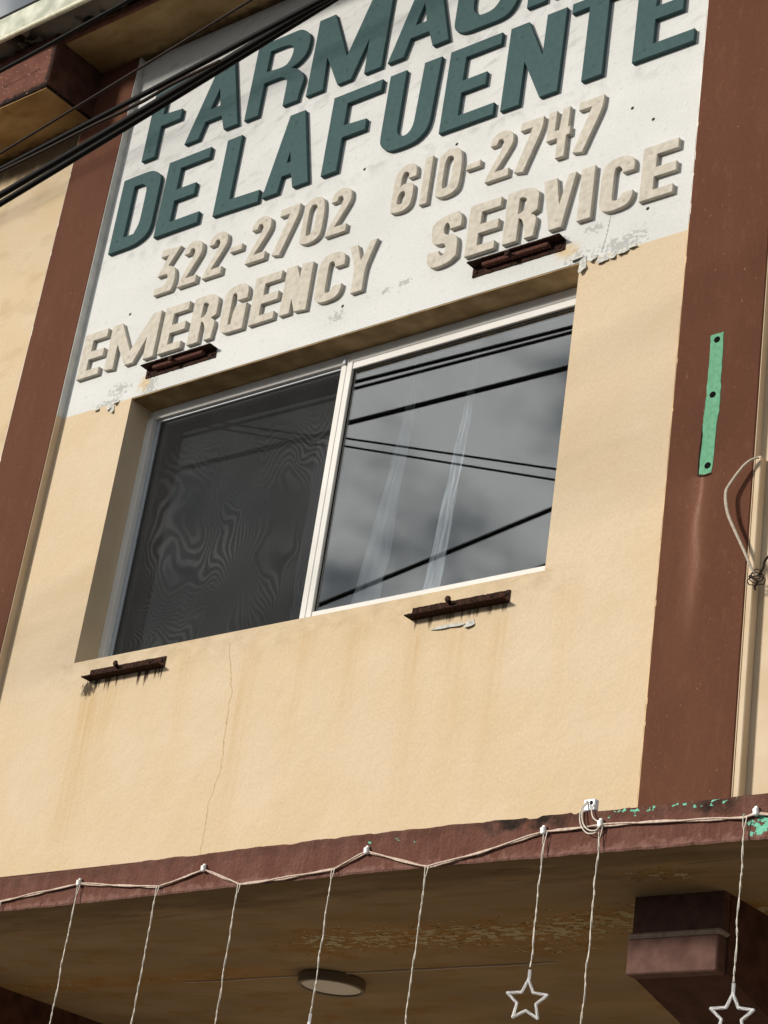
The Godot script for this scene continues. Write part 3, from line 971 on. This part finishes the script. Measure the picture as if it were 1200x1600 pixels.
func room(house: Node3D) -> void:
	var x := 2.4
	put("room_wall", box(Vector3(-x - 0.1, 3.62, -4.2), Vector3(x + 0.1, 7.95, -4.1)), M.room, house)
	put("room_wall", box(Vector3(-x - 0.1, 3.62, -4.0995), Vector3(-x, 7.95, -0.2005)), M.room, house)
	put("room_wall", box(Vector3(x, 3.62, -4.0995), Vector3(x + 0.1, 7.95, -0.2005)), M.room, house)
	put("room_ceiling", box(Vector3(-x + 0.001, 7.0, -4.0995), Vector3(x - 0.001, 7.1, -0.2005)), M.room, house)
	put("room_floor", box(Vector3(-x + 0.001, 3.62, -4.0995), Vector3(x - 0.001, 3.72, -0.2005)), M.room, house)
	var names_ := ["narrow sheer curtain nearest the middle post of the window", "sheer curtain gathered near the middle of the right pane", "wide thin curtain behind the right half of the right pane", "sheer curtain edge behind the insect screen beside the middle post"]
	var specs := [[0.095, -0.04, 0.018, 0.105, 3, -0.42], [0.41, 0.305, 0.014, 0.05, 2, -0.42], [0.98, 0.96, 0.25, 0.26, 5, -1.6], [-0.37, -0.36, 0.05, 0.05, 2, -0.42]]
	for i in 4:
		var s: Array = specs[i]
		var c := put("curtain", sheer(s[0], s[1], s[2], s[3], s[4], s[5]), M.sheer)
		tag(c, names_[i], "curtain", "sheer curtains inside the upstairs window")

func canopy(house: Node3D) -> void:
	# the concrete slab over the ground floor: a worn front face, a top and a stained underside
	var n := noise(81, 1.0, 4)
	var chip := noise(82, 1.0, 3)
	var st := tool()
	var top := tool()
	var x0 := -9.0
	var cols := 1200
	var rows := 6
	var prev := []
	for i in cols + 1:
		var x := x0 + 18.0 * i / cols
		var arch := exp(-pow((x - 1.0) / 1.1, 2))
		var lo := 3.455 + 0.014 * arch + 0.003 * n.get_noise_1d(x * 14.0)
		var hi := 3.585 + 0.016 * arch + 0.005 * n.get_noise_1d(x * 9.0 + 40.0) - 0.012 * maxf(chip.get_noise_1d(x * 16.0) - 0.25, 0.0) * (2.0 if x > 1.4 else 0.8)
		var row := [Vector3(x, lo, 0.4165), Vector3(x, lo + 0.006, 0.42 + 0.002 * n.get_noise_1d(x * 20.0))]
		for j in range(1, rows):
			var y := lerpf(lo + 0.006, hi - 0.008, float(j) / (rows - 1))
			row.append(Vector3(x, y, 0.42 + 0.0025 * n.get_noise_2d(x * 14.0, y * 14.0)))
		row.append(Vector3(x, hi, 0.4165))
		if i > 0:
			for k in row.size() - 1:
				quad(st, prev[k], row[k], row[k + 1], prev[k + 1])
			quad(top, prev[-1], row[-1], Vector3(row[-1].x, 3.60, 0.0), Vector3(prev[-1].x, 3.60, 0.0))
		prev = row
	var slab_ := put("canopy_edge", st, M.fascia, house)
	put("canopy_top", top, M.brown_dark, slab_)
	st = tool()
	var cells := 60
	for i in cells:
		for j in 10:
			var p := []
			for q in [[i, j], [i, j + 1], [i + 1, j + 1], [i + 1, j]]:
				var x: float = x0 + 18.0 * q[0] / cells
				var z: float = lerpf(0.4165, -2.2, q[1] / 10.0)
				var arch := 0.014 * exp(-pow((x - 1.0) / 1.1, 2)) * clampf(z / 0.42, 0.0, 1.0)
				p.append(Vector3(x, 3.456 + arch + 0.006 * smoothstep(0.4, 0.0, z), z))
			quad(st, p[3], p[2], p[1], p[0])
	var under := put("canopy_soffit", st, M.soffit, house)
	# wire painted over on the underside, feeding the lamp
	st = tool()
	tube(st, spline([Vector3(-0.79, 3.4615, -0.568), Vector3(-0.60, 3.4595, -0.574), Vector3(-0.41, 3.4605, -0.570), Vector3(-0.19, 3.460, -0.573)]), 0.004, 6)
	put("painted_wire", st, M.soffit_wire, under)
	st = tool()
	tube(st, spline([Vector3(0.05, 3.461, -0.575), Vector3(0.30, 3.4595, -0.578), Vector3(0.60, 3.4605, -0.581), Vector3(0.81, 3.4595, -0.586), Vector3(0.996, 3.461, -0.585)]), 0.004, 6)
	put("painted_wire", st, M.soffit_wire, under)
	put("canopy_core", box(Vector3(x0, 3.475, -2.2), Vector3(9.0, 3.60, 0.395)), M.brown_dark, house)
	# brackets that carry the slab: front block, a moulding, a block below, and an underside falling towards the wall
	for x in [-2.14, 1.705]:
		var wide := 0.32
		st = tool()
		cbox(st, Vector3(x, 3.345, -0.03), Vector3(x + wide, 3.466, 0.010), 0.004)
		var c := put("bracket", st, M.block_up, house)
		put("moulding", box(Vector3(x - 0.006, 3.326, -0.03), Vector3(x + wide + 0.008, 3.344, 0.030), 0.008), M.moulding, c)
		put("lower_block", box(Vector3(x - 0.002, 3.215, -0.03), Vector3(x + wide - 0.004, 3.3255, 0.024), 0.004), M.block, c)
		st = tool()
		var a := PackedVector2Array([Vector2(-0.031, 3.466), Vector2(-0.031, 3.217), Vector2(-0.30, 3.152), Vector2(-1.0, 2.97), Vector2(-2.2, 2.66), Vector2(-2.2, 3.466)])
		for k in a.size():
			var p := a[k]
			var q := a[(k + 1) % a.size()]
			quad(st, Vector3(x, p.y, p.x), Vector3(x, q.y, q.x), Vector3(x + wide, q.y, q.x), Vector3(x + wide, p.y, p.x))
		for s in [x, x + wide]:
			for k in range(1, a.size() - 1):
				tri(st, Vector3(s, a[0].y, a[0].x), Vector3(s, a[k].y, a[k].x), Vector3(s, a[k + 1].y, a[k + 1].x))
		put("haunch", st, M.brown_dark, c)
	# the ground floor wall, set back
	put("ground_floor_wall", box(Vector3(-9.0, 0.14, -2.4), Vector3(9.0, 3.6, -2.2005)), M.beige, house)

func glyph(key: String) -> Array:
	var loops := []
	for part in (GLYPHS[key] as String).split(" | "):
		var p := PackedVector2Array()
		for q in part.split(" "):
			var n := q.split(",")
			p.append(Vector2(float(n[0]), float(n[1])) / 1000.0)
		loops.append(p)
	return loops

func letter(parent: Node3D, key: String, x: float, wide: float, y: float, high: float, rng: RandomNumberGenerator) -> void:
	var loops := glyph(key)
	var size := 0.0
	for p in loops[0]:
		size = maxf(size, p.x)
	var native := 0.425
	if key.begins_with("c"):
		native = 0.242 if key.substr(1) in "EMRGNCYSVI" else 0.238
	elif key in ["gW", "gR", "gM", "gC", "gI"]:
		native = 0.432
	var out := []
	var tilt := rng.randf_range(-0.006, 0.006)
	for l in loops:
		var p := PackedVector2Array()
		for q in softened(l):
			var v := Vector2(q.x * wide / size, q.y * high / native)
			p.append(Vector2(v.x - v.y * tilt, v.y + v.x * tilt * 0.6) + Vector2(x, y + rng.randf_range(-0.0004, 0.0004)))
		out.append(p)
	var st := tool()
	var z := LETTER_Z + rng.randf_range(-0.001, 0.0015)
	slab(st, out, 0.0006, z, 0.0013)
	# filled screw heads
	if key != "c-":
		var c: PackedVector2Array = out[0]
		var spots := []
		for t in [0.12, 0.88]:
			var best := Vector2.ZERO
			var score := -INF
			for i in 60:
				var q := Vector2(x + rng.randf() * wide, y + high * (t + rng.randf_range(-0.05, 0.05)))
				if not Geometry2D.is_point_in_polygon(q, c) or out.size() > 1 and Geometry2D.is_point_in_polygon(q, out[1]):
					continue
				var d := INF
				for l in out:
					for k in l.size():
						d = minf(d, q.distance_to(Geometry2D.get_closest_point_to_segment(q, l[k], l[(k + 1) % l.size()])))
				if d > score:
					score = d
					best = q
			if score > 0.012:
				spots.append(best)
		for q in spots:
			lathe(st, [Vector2(0.0, 0.0002), Vector2(0.0042, 0.0), Vector2(0.0055, 0.0011), Vector2(0.0072, 0.0011), Vector2(0.0085, -0.0006)], Vector3(q.x, q.y, z), 10, Basis(Vector3.RIGHT, PI / 2.0))
	put("letter", st, M.green if key.begins_with("g") else M.cream, parent)

func lettering() -> void:
	var rng := RandomNumberGenerator.new()
	rng.seed = 21
	var grp := "raised letters of the painted shop sign"
	var words := [
		["top row of large dark green raised letters, partly behind the black cables", 7.335, 0.432, [["gF", -1.491, 0.281], ["gW", -1.201, 0.346], ["gR", -0.818, 0.348], ["gM", -0.435, 0.442], ["gW", 0.044, 0.338], ["gC", 0.401, 0.337], ["gI", 0.792, 0.095], ["gW", 0.925, 0.346]]],
		["second row of large dark green raised letters, above the two phone numbers", 6.829, 0.425, [["gD", -1.584, 0.271], ["gE", -1.280, 0.286], ["gL", -0.898, 0.281], ["gA", -0.593, 0.274], ["gF", -0.245, 0.281], ["gU", 0.072, 0.287], ["gE", 0.404, 0.283], ["gN", 0.721, 0.285], ["gT", 1.037, 0.270], ["gE", 1.357, 0.282]]],
		["left of the two cream phone numbers in raised figures, beginning with a three", 6.484, 0.238, [["c3", -1.190, 0.125], ["c2", -1.037, 0.121], ["c2", -0.882, 0.121], ["c-", -0.731, 0.072], ["c2", -0.619, 0.121], ["c7", -0.460, 0.122], ["c0", -0.310, 0.128], ["c2", -0.155, 0.121]]],
		["right of the two cream phone numbers in raised figures, beginning with a six", 6.484, 0.238, [["c6", 0.198, 0.121], ["c1", 0.354, 0.043], ["c0", 0.434, 0.127], ["c-", 0.586, 0.073], ["c2", 0.694, 0.121], ["c7", 0.840, 0.119], ["c4", 0.983, 0.114], ["c7", 1.120, 0.125]]],
		["long cream word in raised letters at the lower left of the sign, over an iron", 6.142, 0.242, [["cE", -1.604, 0.154], ["cM", -1.425, 0.322], ["cE", -1.077, 0.152], ["cR", -0.897, 0.157], ["cG", -0.704, 0.146], ["cE", -0.526, 0.155], ["cN", -0.346, 0.154], ["cC", -0.159, 0.153], ["cY", 0.009, 0.149]]],
		["short cream word in raised letters at the lower right of the sign, starting with S", 6.142, 0.242, [["cS", 0.447, 0.158], ["cE", 0.642, 0.156], ["cR", 0.826, 0.158], ["cV", 1.001, 0.153], ["cI", 1.177, 0.066], ["cC", 1.272, 0.155], ["cE", 1.457, 0.157]]],
	]
	for w in words:
		var t := thing("sign_lettering", w[0], "lettering", grp)
		for l in w[3]:
			letter(t, l[0], l[1], l[2], w[1], w[2], rng)

# rusted angle irons that once held a grille
func iron(at: Vector3, long: float, hang: bool, label: String) -> void:
	var t := thing("angle_iron", label, "iron bracket", "rusty angle irons around the window", at)
	var n := noise(int(at.x * 50.0) + 300, 1.0, 3)
	var st := tool()
	var s := -1.0 if hang else 1.0
	# leg on the wall and leg that stands out, both with an eaten edge
	var cols := 40
	for leg in 2:
		var prev := []
		for i in cols + 1:
			var x := long * (float(i) / cols - 0.5)
			var eat := 0.0025 * n.get_noise_1d(x * 60.0 + leg * 9.0)
			var thick := 0.005
			var reach := 0.048 + eat
			var row: Array
			if leg == 0:
				row = [Vector3(x, 0, 0.001), Vector3(x, 0, thick), Vector3(x, s * reach, thick), Vector3(x, s * reach, 0.001)]
			else:
				row = [Vector3(x, 0, thick + 0.0002), Vector3(x, 0, reach), Vector3(x, s * thick, reach), Vector3(x, s * thick, thick + 0.0002)]
			if i > 0:
				for k in 4:
					quad(st, prev[k], row[k], row[(k + 1) % 4], prev[(k + 1) % 4])
			if i == 0 or i == cols:
				tri(st, row[0], row[1], row[2])
				tri(st, row[0], row[2], row[3])
			prev = row
	put("angle", st, M.rust, t)
	# flat bar welded inside, a bolt in the middle and one near each end
	st = tool()
	cbox(st, Vector3(-long * 0.36, s * 0.014 - 0.011, 0.0055), Vector3(long * 0.36, s * 0.014 + 0.011, 0.032), 0.003)
	put("flat_bar", st, M.rust_bright if hang else M.rust, t)
	st = tool()
	tube(st, [Vector3(-0.02, s * 0.018, 0.03), Vector3(-0.02, s * 0.020 + (0.0 if hang else 0.012), 0.052)], 0.008, 8)
	lathe(st, [Vector2(0, 0.006), Vector2(0.012, 0.005), Vector2(0.013, 0.0)], Vector3(-0.02, s * 0.020 + (0.0 if hang else 0.012), 0.05), 8, Basis(Vector3.RIGHT, PI / 2.0))
	put("bolt", st, M.rust, t)
	for k in [-0.46, 0.455]:
		st = tool()
		lathe(st, [Vector2(0, 0.005), Vector2(0.007, 0.004), Vector2(0.009, 0.0)], Vector3(long * k, s * 0.030, 0.005), 10, Basis(Vector3.RIGHT, PI / 2.0))
		put("bolt", st, M.rust, t)

func irons() -> void:
	iron(Vector3(-0.922, 6.090, 0), 0.430, true, "rusty angle iron above the left half of the window, under the long cream word")
	iron(Vector3(0.907, 6.090, 0), 0.440, true, "rusty angle iron above the right half of the window, under the short cream word")
	iron(Vector3(-0.864, 4.578, 0), 0.440, false, "rusty angle iron below the left half of the window with black drip stains")
	iron(Vector3(0.846, 4.578, 0), 0.440, false, "rusty angle iron below the right half of the window with flaking paint under it")

func cable(label: String, pts: Array, r: float, m: Material, grp: String) -> void:
	var st := tool()
	tube(st, pts, r, 8)
	tag(put("overhead_cable", st, m), label, "cable", grp)

# a straight run through two known points, with a slight sag, carried on past both
func run(a: Vector3, b: Vector3, x0: float, x1: float, sag := 0.0, wave := 0.0, seed_ := 0) -> Array:
	var n := noise(400 + seed_, 1.0, 2)
	var out := []
	var steps := 90
	for i in steps + 1:
		var x := lerpf(x0, x1, float(i) / steps)
		var t := (x - a.x) / (b.x - a.x)
		var p := a.lerp(b, t)
		p.y += sag * (x - a.x) * (x - b.x) + wave * n.get_noise_1d(x * 2.0)
		p.z += wave * n.get_noise_1d(x * 2.0 + 70.0)
		out.append(p)
	return out

func street_cables() -> void:
	var near := "black cables strung along in front of the facade"
	cable("upper of the three black cables crossing the sign, meeting the middle one half way", run(Vector3(-0.043, 5.685, 1.75), Vector3(1.280, 5.818, 1.75), -9, 9, 0.004), 0.0095, M.cable, near)
	cable("middle one of the three thick black cables crossing the upper left of the sign", run(Vector3(-0.270, 5.764, 1.57), Vector3(1.252, 6.038, 1.57), -9, 9, 0.004), 0.0125, M.cable, near)
	cable("lowest of the three thick black cables crossing the upper left of the sign", run(Vector3(-0.494, 5.898, 1.41), Vector3(1.108, 6.214, 1.41), -9, 9, 0.004), 0.0118, M.cable, near)
	cable("thin brown wire crossing the eave soffit above the thick cables", run(Vector3(-0.068, 5.763, 1.75), Vector3(1.094, 5.971, 1.75), -9, 9, 0.003), 0.0045, M.cable_brown, near)
	cable("dark wire wrapped with the upper cable left of the sign", run(Vector3(-0.048, 5.668, 1.75), Vector3(0.70, 5.733, 1.75), -9, 1.0, 0.004, 0.006, 3), 0.006, M.cable_brown, near)
	cable("black cable running close under the concrete eave at the upper left", run(Vector3(-1.976, 7.660, 0.60), Vector3(-1.108, 7.735, 0.60), -9, 9, 0.005, 0.006, 5), 0.010, M.cable, near)
	var far := "cables on the street side, mirrored in the window"
	cable("upper thick cable of the pair mirrored near the top of the right pane", run(Vector3(-4.923, 9.793, 5.0), Vector3(-2.843, 9.737, 5.0), -24, 20, 0.0006), 0.016, M.cable, far)
	cable("lower thick cable of the pair mirrored near the top of the right pane", run(Vector3(-4.911, 9.731, 5.0), Vector3(-2.837, 9.690, 5.0), -24, 20, 0.0006), 0.014, M.cable, far)
	cable("single thick cable mirrored below the pair, crossing both panes", run(Vector3(-4.953, 9.418, 5.0), Vector3(-2.847, 9.386, 5.0), -24, 20, 0.0006), 0.021, M.cable, far)
	cable("upper of two thin wires mirrored sloping down across the right pane", run(Vector3(-4.96, 9.28, 5.0), Vector3(-2.858, 8.549, 5.0), -8, 10, 0.0), 0.009, M.cable, far)
	cable("lower of two thin wires mirrored sloping down across the right pane", run(Vector3(-4.967, 9.212, 5.0), Vector3(-2.852, 8.46, 5.0), -8, 10, 0.0), 0.009, M.cable, far)

func star(parent: Node3D, at: Vector3, r: float, turn: float, lean: float) -> void:
	var st := tool()
	var core := tool()
	var pts := []
	var basis := Basis(Vector3.UP, turn) * Basis(Vector3.BACK, lean)
	for k in 10:
		var w := TAU * k / 10.0
		var q := r if k % 2 == 0 else r * 0.47
		pts.append(at + basis * Vector3(sin(w) * q, cos(w) * q, 0))
	for k in 10:
		var a: Vector3 = pts[k]
		var b: Vector3 = pts[(k + 1) % 10]
		tube(st, [a, b], 0.0047, 8)
		var twist := []
		for i in 9:
			var t := i / 8.0
			twist.append(a.lerp(b, t) + basis * Vector3(cos(t * 9.0 + k), sin(t * 9.0 + k), sin(t * 7.0)) * 0.0022)
		tube(core, twist, 0.0014, 5)
	for k in 10:
		lathe(st, [Vector2(0, 0.0047), Vector2(0.0033, 0.0033), Vector2(0.0047, 0), Vector2(0.0033, -0.0033), Vector2(0, -0.0047)], pts[k], 8)
	var s := put("star", st, M.clear, parent)
	put("light_chain", core, M.glow_wire, s)

func fairy_lights() -> void:
	var t := thing("light_string", "white string light clipped along the brown canopy edge with hanging strands and clear stars", "string light")
	var z := 0.4285
	var line := [Vector2(-1.6, 3.50), Vector2(-1.2, 3.53), Vector2(-0.81, 3.490), Vector2(-0.389, 3.528), Vector2(0.023, 3.487), Vector2(0.23, 3.533), Vector2(0.412, 3.468), Vector2(0.60, 3.474), Vector2(0.822, 3.489), Vector2(0.953, 3.536), Vector2(1.21, 3.465), Vector2(1.433, 3.500), Vector2(1.642, 3.541), Vector2(1.841, 3.543), Vector2(2.069, 3.535), Vector2(2.197, 3.527), Vector2(2.332, 3.522), Vector2(2.364, 3.530), Vector2(2.46, 3.514), Vector2(2.70, 3.49), Vector2(3.0, 3.53), Vector2(3.5, 3.48)]
	var n := noise(91, 1.0, 3)
	for strand in 2:
		var pts := []
		for i in line.size() - 1:
			for k in 8:
				var q: Vector2 = line[i].lerp(line[i + 1], k / 8.0)
				var w := 1.0 if strand == 0 else -1.0
				pts.append(Vector3(q.x, q.y + 0.0026 * w * cos(q.x * 20.0) + 0.002 * n.get_noise_2d(q.x * 12.0, w), z + 0.0015 * w))
		var st := tool()
		tube(st, pts, 0.0029, 6)
		put("cord", st, M.wire, t)
	for q in [Vector2(-0.389, 3.530), Vector2(0.23, 3.535), Vector2(0.953, 3.538), Vector2(1.642, 3.543), Vector2(1.846, 3.546), Vector2(2.366, 3.533)]:
		var st := tool()
		cbox(st, Vector3(-0.0075, -0.011, -0.004), Vector3(0.0075, 0.011, 0.012), 0.003, Transform3D(Basis(Vector3.BACK, 0.12), Vector3(q.x, q.y, z)))
		cbox(st, Vector3(-0.005, 0.0085, -0.006), Vector3(0.005, 0.0185, 0.004), 0.002, Transform3D(Basis(Vector3.BACK, 0.12), Vector3(q.x, q.y, z)))
		put("clip", st, M.plastic, t)
	# strands: x, top, length of wire above its sleeve
	var hang := [[-0.80, 3.49, 0.62], [-0.386, 3.522, 0.78], [0.023, 3.487, 0.60], [0.412, 3.468, 0.78], [0.822, 3.489, 0.482], [1.21, 3.465, 0.70], [1.650, 3.535, 0.428], [1.849, 3.536, 0.62], [2.332, 3.522, 0.483]]
	for i in hang.size():
		var h: Array = hang[i]
		var x: float = h[0]
		var zz := z + 0.006
		for strand in 2:
			var pts := [Vector3(x + (0.007 if strand else -0.006), h[1] + 0.003, zz - 0.002), Vector3(x + (0.003 if strand else -0.003), h[1] - 0.03, zz)]
			for k in range(3, int(h[2] / 0.012)):
				var y: float = h[1] - k * 0.012
				var sway := 0.006 * n.get_noise_2d(y * 7.0, i * 9.0)
				var w := y * 75.0 + PI * strand + 3.0 * n.get_noise_2d(y * 11.0, i * 5.0)
				pts.append(Vector3(x + sway + 0.0016 * cos(w), y, zz + 0.0016 * sin(w)))
			var st := tool()
			tube(st, pts, 0.0015, 5)
			put("strand", st, M.wire_pale, t)
		var y0: float = h[1] - h[2]
		var st2 := tool()
		tube(st2, [Vector3(x, y0 + 0.012, zz), Vector3(x, y0 - 0.012, zz), Vector3(x, y0 - 0.016, zz)], 0.005, 8)
		put("sleeve", st2, M.clear, t)
		var r := 0.062
		star(t, Vector3(x, y0 - 0.016 - r, zz), r, 0.35 + 0.3 * n.get_noise_1d(i * 31.0), 0.05 * n.get_noise_1d(i * 17.0))

func small_things(house: Node3D) -> void:
	# round lamp under the slab
	var lamp := thing("ceiling_lamp", "round bronze rimmed ceiling lamp with a frosted cover under the canopy", "lamp", "", Vector3(-0.068, 3.461, -0.632))
	var st := tool()
	lathe(st, [Vector2(0.0, 0.0), Vector2(0.128, 0.0), Vector2(0.131, -0.004), Vector2(0.131, -0.036), Vector2(0.128, -0.039), Vector2(0.117, -0.039), Vector2(0.115, -0.034)], Vector3.ZERO, 48)
	put("rim", st, M.bronze, lamp)
	st = tool()
	lathe(st, [Vector2(0.116, -0.033), Vector2(0.09, -0.0345), Vector2(0.0, -0.036)], Vector3.ZERO, 48)
	put("cover", st, M.frosted, lamp)
	# trunking beside the right pilaster
	st = tool()
	cbox(st, Vector3(2.0475, 3.59, 0.0005), Vector3(2.069, 4.925, 0.040), 0.003)
	tag(put("cable_trunking", st, M.beige), "narrow cream cable trunking running up beside the right brown pilaster", "trunking")
	# loose looped cable from its top end
	var loop := [Vector2(2.067, 4.911), Vector2(2.048, 4.905), Vector2(2.019, 4.881), Vector2(1.975, 4.819), Vector2(1.965, 4.781), Vector2(1.978, 4.712), Vector2(2.007, 4.646), Vector2(2.05, 4.555), Vector2(2.071, 4.504), Vector2(2.090, 4.480)]
	st = tool()
	for k in 2:
		var pts := []
		for i in loop.size():
			var f := sin(PI * i / (loop.size() - 1.0))
			pts.append(Vector3(loop[i].x + 0.004 * k * f + 0.003 * k, loop[i].y - 0.003 * k, 0.050 + 0.028 * f + 0.004 * k))
		tube(st, spline(pts, 5), 0.0036, 7)
	tag(put("loose_cable", st, M.wire_old), "pale grey cable looping loosely over the right pilaster out of the trunking", "cable")
	# knot of wire that ties it to the trunking
	var knot := thing("tie_wire", "tangled dark tie wire knotted round the end of the loose grey cable", "wire", "", Vector3(2.092, 4.478, 0.058))
	st = tool()
	var rng := RandomNumberGenerator.new()
	rng.seed = 5
	for k in 3:
		var pts := []
		for i in 15:
			var w := TAU * i / 14.0
			pts.append(Vector3(0.032 * cos(w) * (1.0 - 0.12 * k), 0.010 * sin(w) + 0.012 * k - 0.022 + rng.randf_range(-0.003, 0.003), 0.014 * sin(w + 0.4 * k) + rng.randf_range(-0.003, 0.003)))
		tube(st, spline(pts, 3), 0.0018, 5)
	put("coil", st, M.cable_brown, knot)
	st = tool()
	tube(st, spline([Vector3(-0.02, -0.006, 0.01), Vector3(0.0, -0.020, 0.014), Vector3(0.012, -0.032, 0.012), Vector3(0.0, -0.045, 0.008), Vector3(0.003, -0.055, 0.006)], 5), 0.0045, 6)
	tube(st, spline([Vector3(0.012, -0.01, 0.01), Vector3(0.022, 0.02, 0.0), Vector3(0.020, 0.050, -0.01), Vector3(0.038, 0.078, -0.02)], 5), 0.0045, 6)
	put("tail", st, M.cable_brown, knot)
	# small white box with spare loops at the canopy edge
	var bx := thing("junction_box", "small white plastic box on top of the canopy edge where the string light starts", "box", "", Vector3(1.78, 3.600, 0.395))
	put("case", box(Vector3(-0.021, 0.003, -0.012), Vector3(0.021, 0.040, 0.010), 0.003), M.plastic_box, bx)
	st = tool()
	cbox(st, Vector3(-0.010, 0.024, 0.0105), Vector3(-0.004, 0.032, 0.014), 0.001)
	cbox(st, Vector3(0.004, 0.022, 0.0105), Vector3(0.012, 0.032, 0.014), 0.001)
	put("contact", st, M.cable, bx)
	st = tool()
	tube(st, spline([Vector3(-0.006, 0.028, 0.014), Vector3(-0.010, 0.0, 0.034), Vector3(-0.004, -0.045, 0.040), Vector3(0.022, -0.078, 0.042), Vector3(0.052, -0.082, 0.042), Vector3(0.066, -0.066, 0.042)], 6), 0.0022, 6)
	tube(st, spline([Vector3(0.002, 0.028, 0.014), Vector3(-0.002, 0.0, 0.036), Vector3(0.006, -0.042, 0.043), Vector3(0.028, -0.070, 0.046), Vector3(0.058, -0.076, 0.046), Vector3(0.072, -0.06, 0.044)], 6), 0.0022, 6)
	tube(st, spline([Vector3(0.018, 0.018, 0.012), Vector3(0.028, -0.006, 0.034), Vector3(0.042, -0.035, 0.040), Vector3(0.070, -0.052, 0.040)], 6), 0.0022, 6)
	put("wire_loop", st, M.wire_pale, bx)
	peeling(house)

# paint flakes curling off below the sign
func peeling(house: Node3D) -> void:
	var rng := RandomNumberGenerator.new()
	rng.seed = 77
	# centre, half width, half height
	for q in [[1.222, 5.945, 0.020, 0.040], [1.262, 5.962, 0.022, 0.020], [1.310, 5.940, 0.030, 0.020], [1.350, 5.946, 0.022, 0.022], [1.395, 5.952, 0.034, 0.020], [1.440, 5.962, 0.026, 0.018], [1.185, 5.984, 0.030, 0.018],
			[-1.425, 5.956, 0.016, 0.016], [-1.345, 5.948, 0.022, 0.020], [-1.318, 5.930, 0.016, 0.030], [-1.30, 5.962, 0.018, 0.016], [0.805, 4.528, 0.075, 0.012], [0.90, 4.520, 0.030, 0.018]]:
		var st := tool()
		var poly := PackedVector2Array()
		var count := 13
		for k in count:
			var w := TAU * k / count
			var f := rng.randf_range(0.6, 1.15)
			poly.append(Vector2(cos(w) * q[2] * f, sin(w) * q[3] * f))
		var lift := rng.randf_range(0.006, 0.016)
		var mid := Vector3(q[0], q[1], 0.0045)
		for k in count:
			var a := poly[k]
			var b := poly[(k + 1) % count]
			var pa := Vector3(q[0] + a.x, q[1] + a.y, 0.002 + lift * clampf(-a.y / q[3], 0.0, 1.0))
			var pb := Vector3(q[0] + b.x, q[1] + b.y, 0.002 + lift * clampf(-b.y / q[3], 0.0, 1.0))
			tri(st, mid, pb, pa)
			var down := Vector3(0, 0, -0.0016)
			quad(st, pa + down, pb + down, pb, pa)
			tri(st, mid + down, pa + down, pb + down)
		put("paint_flake", st, M.plaster, house)
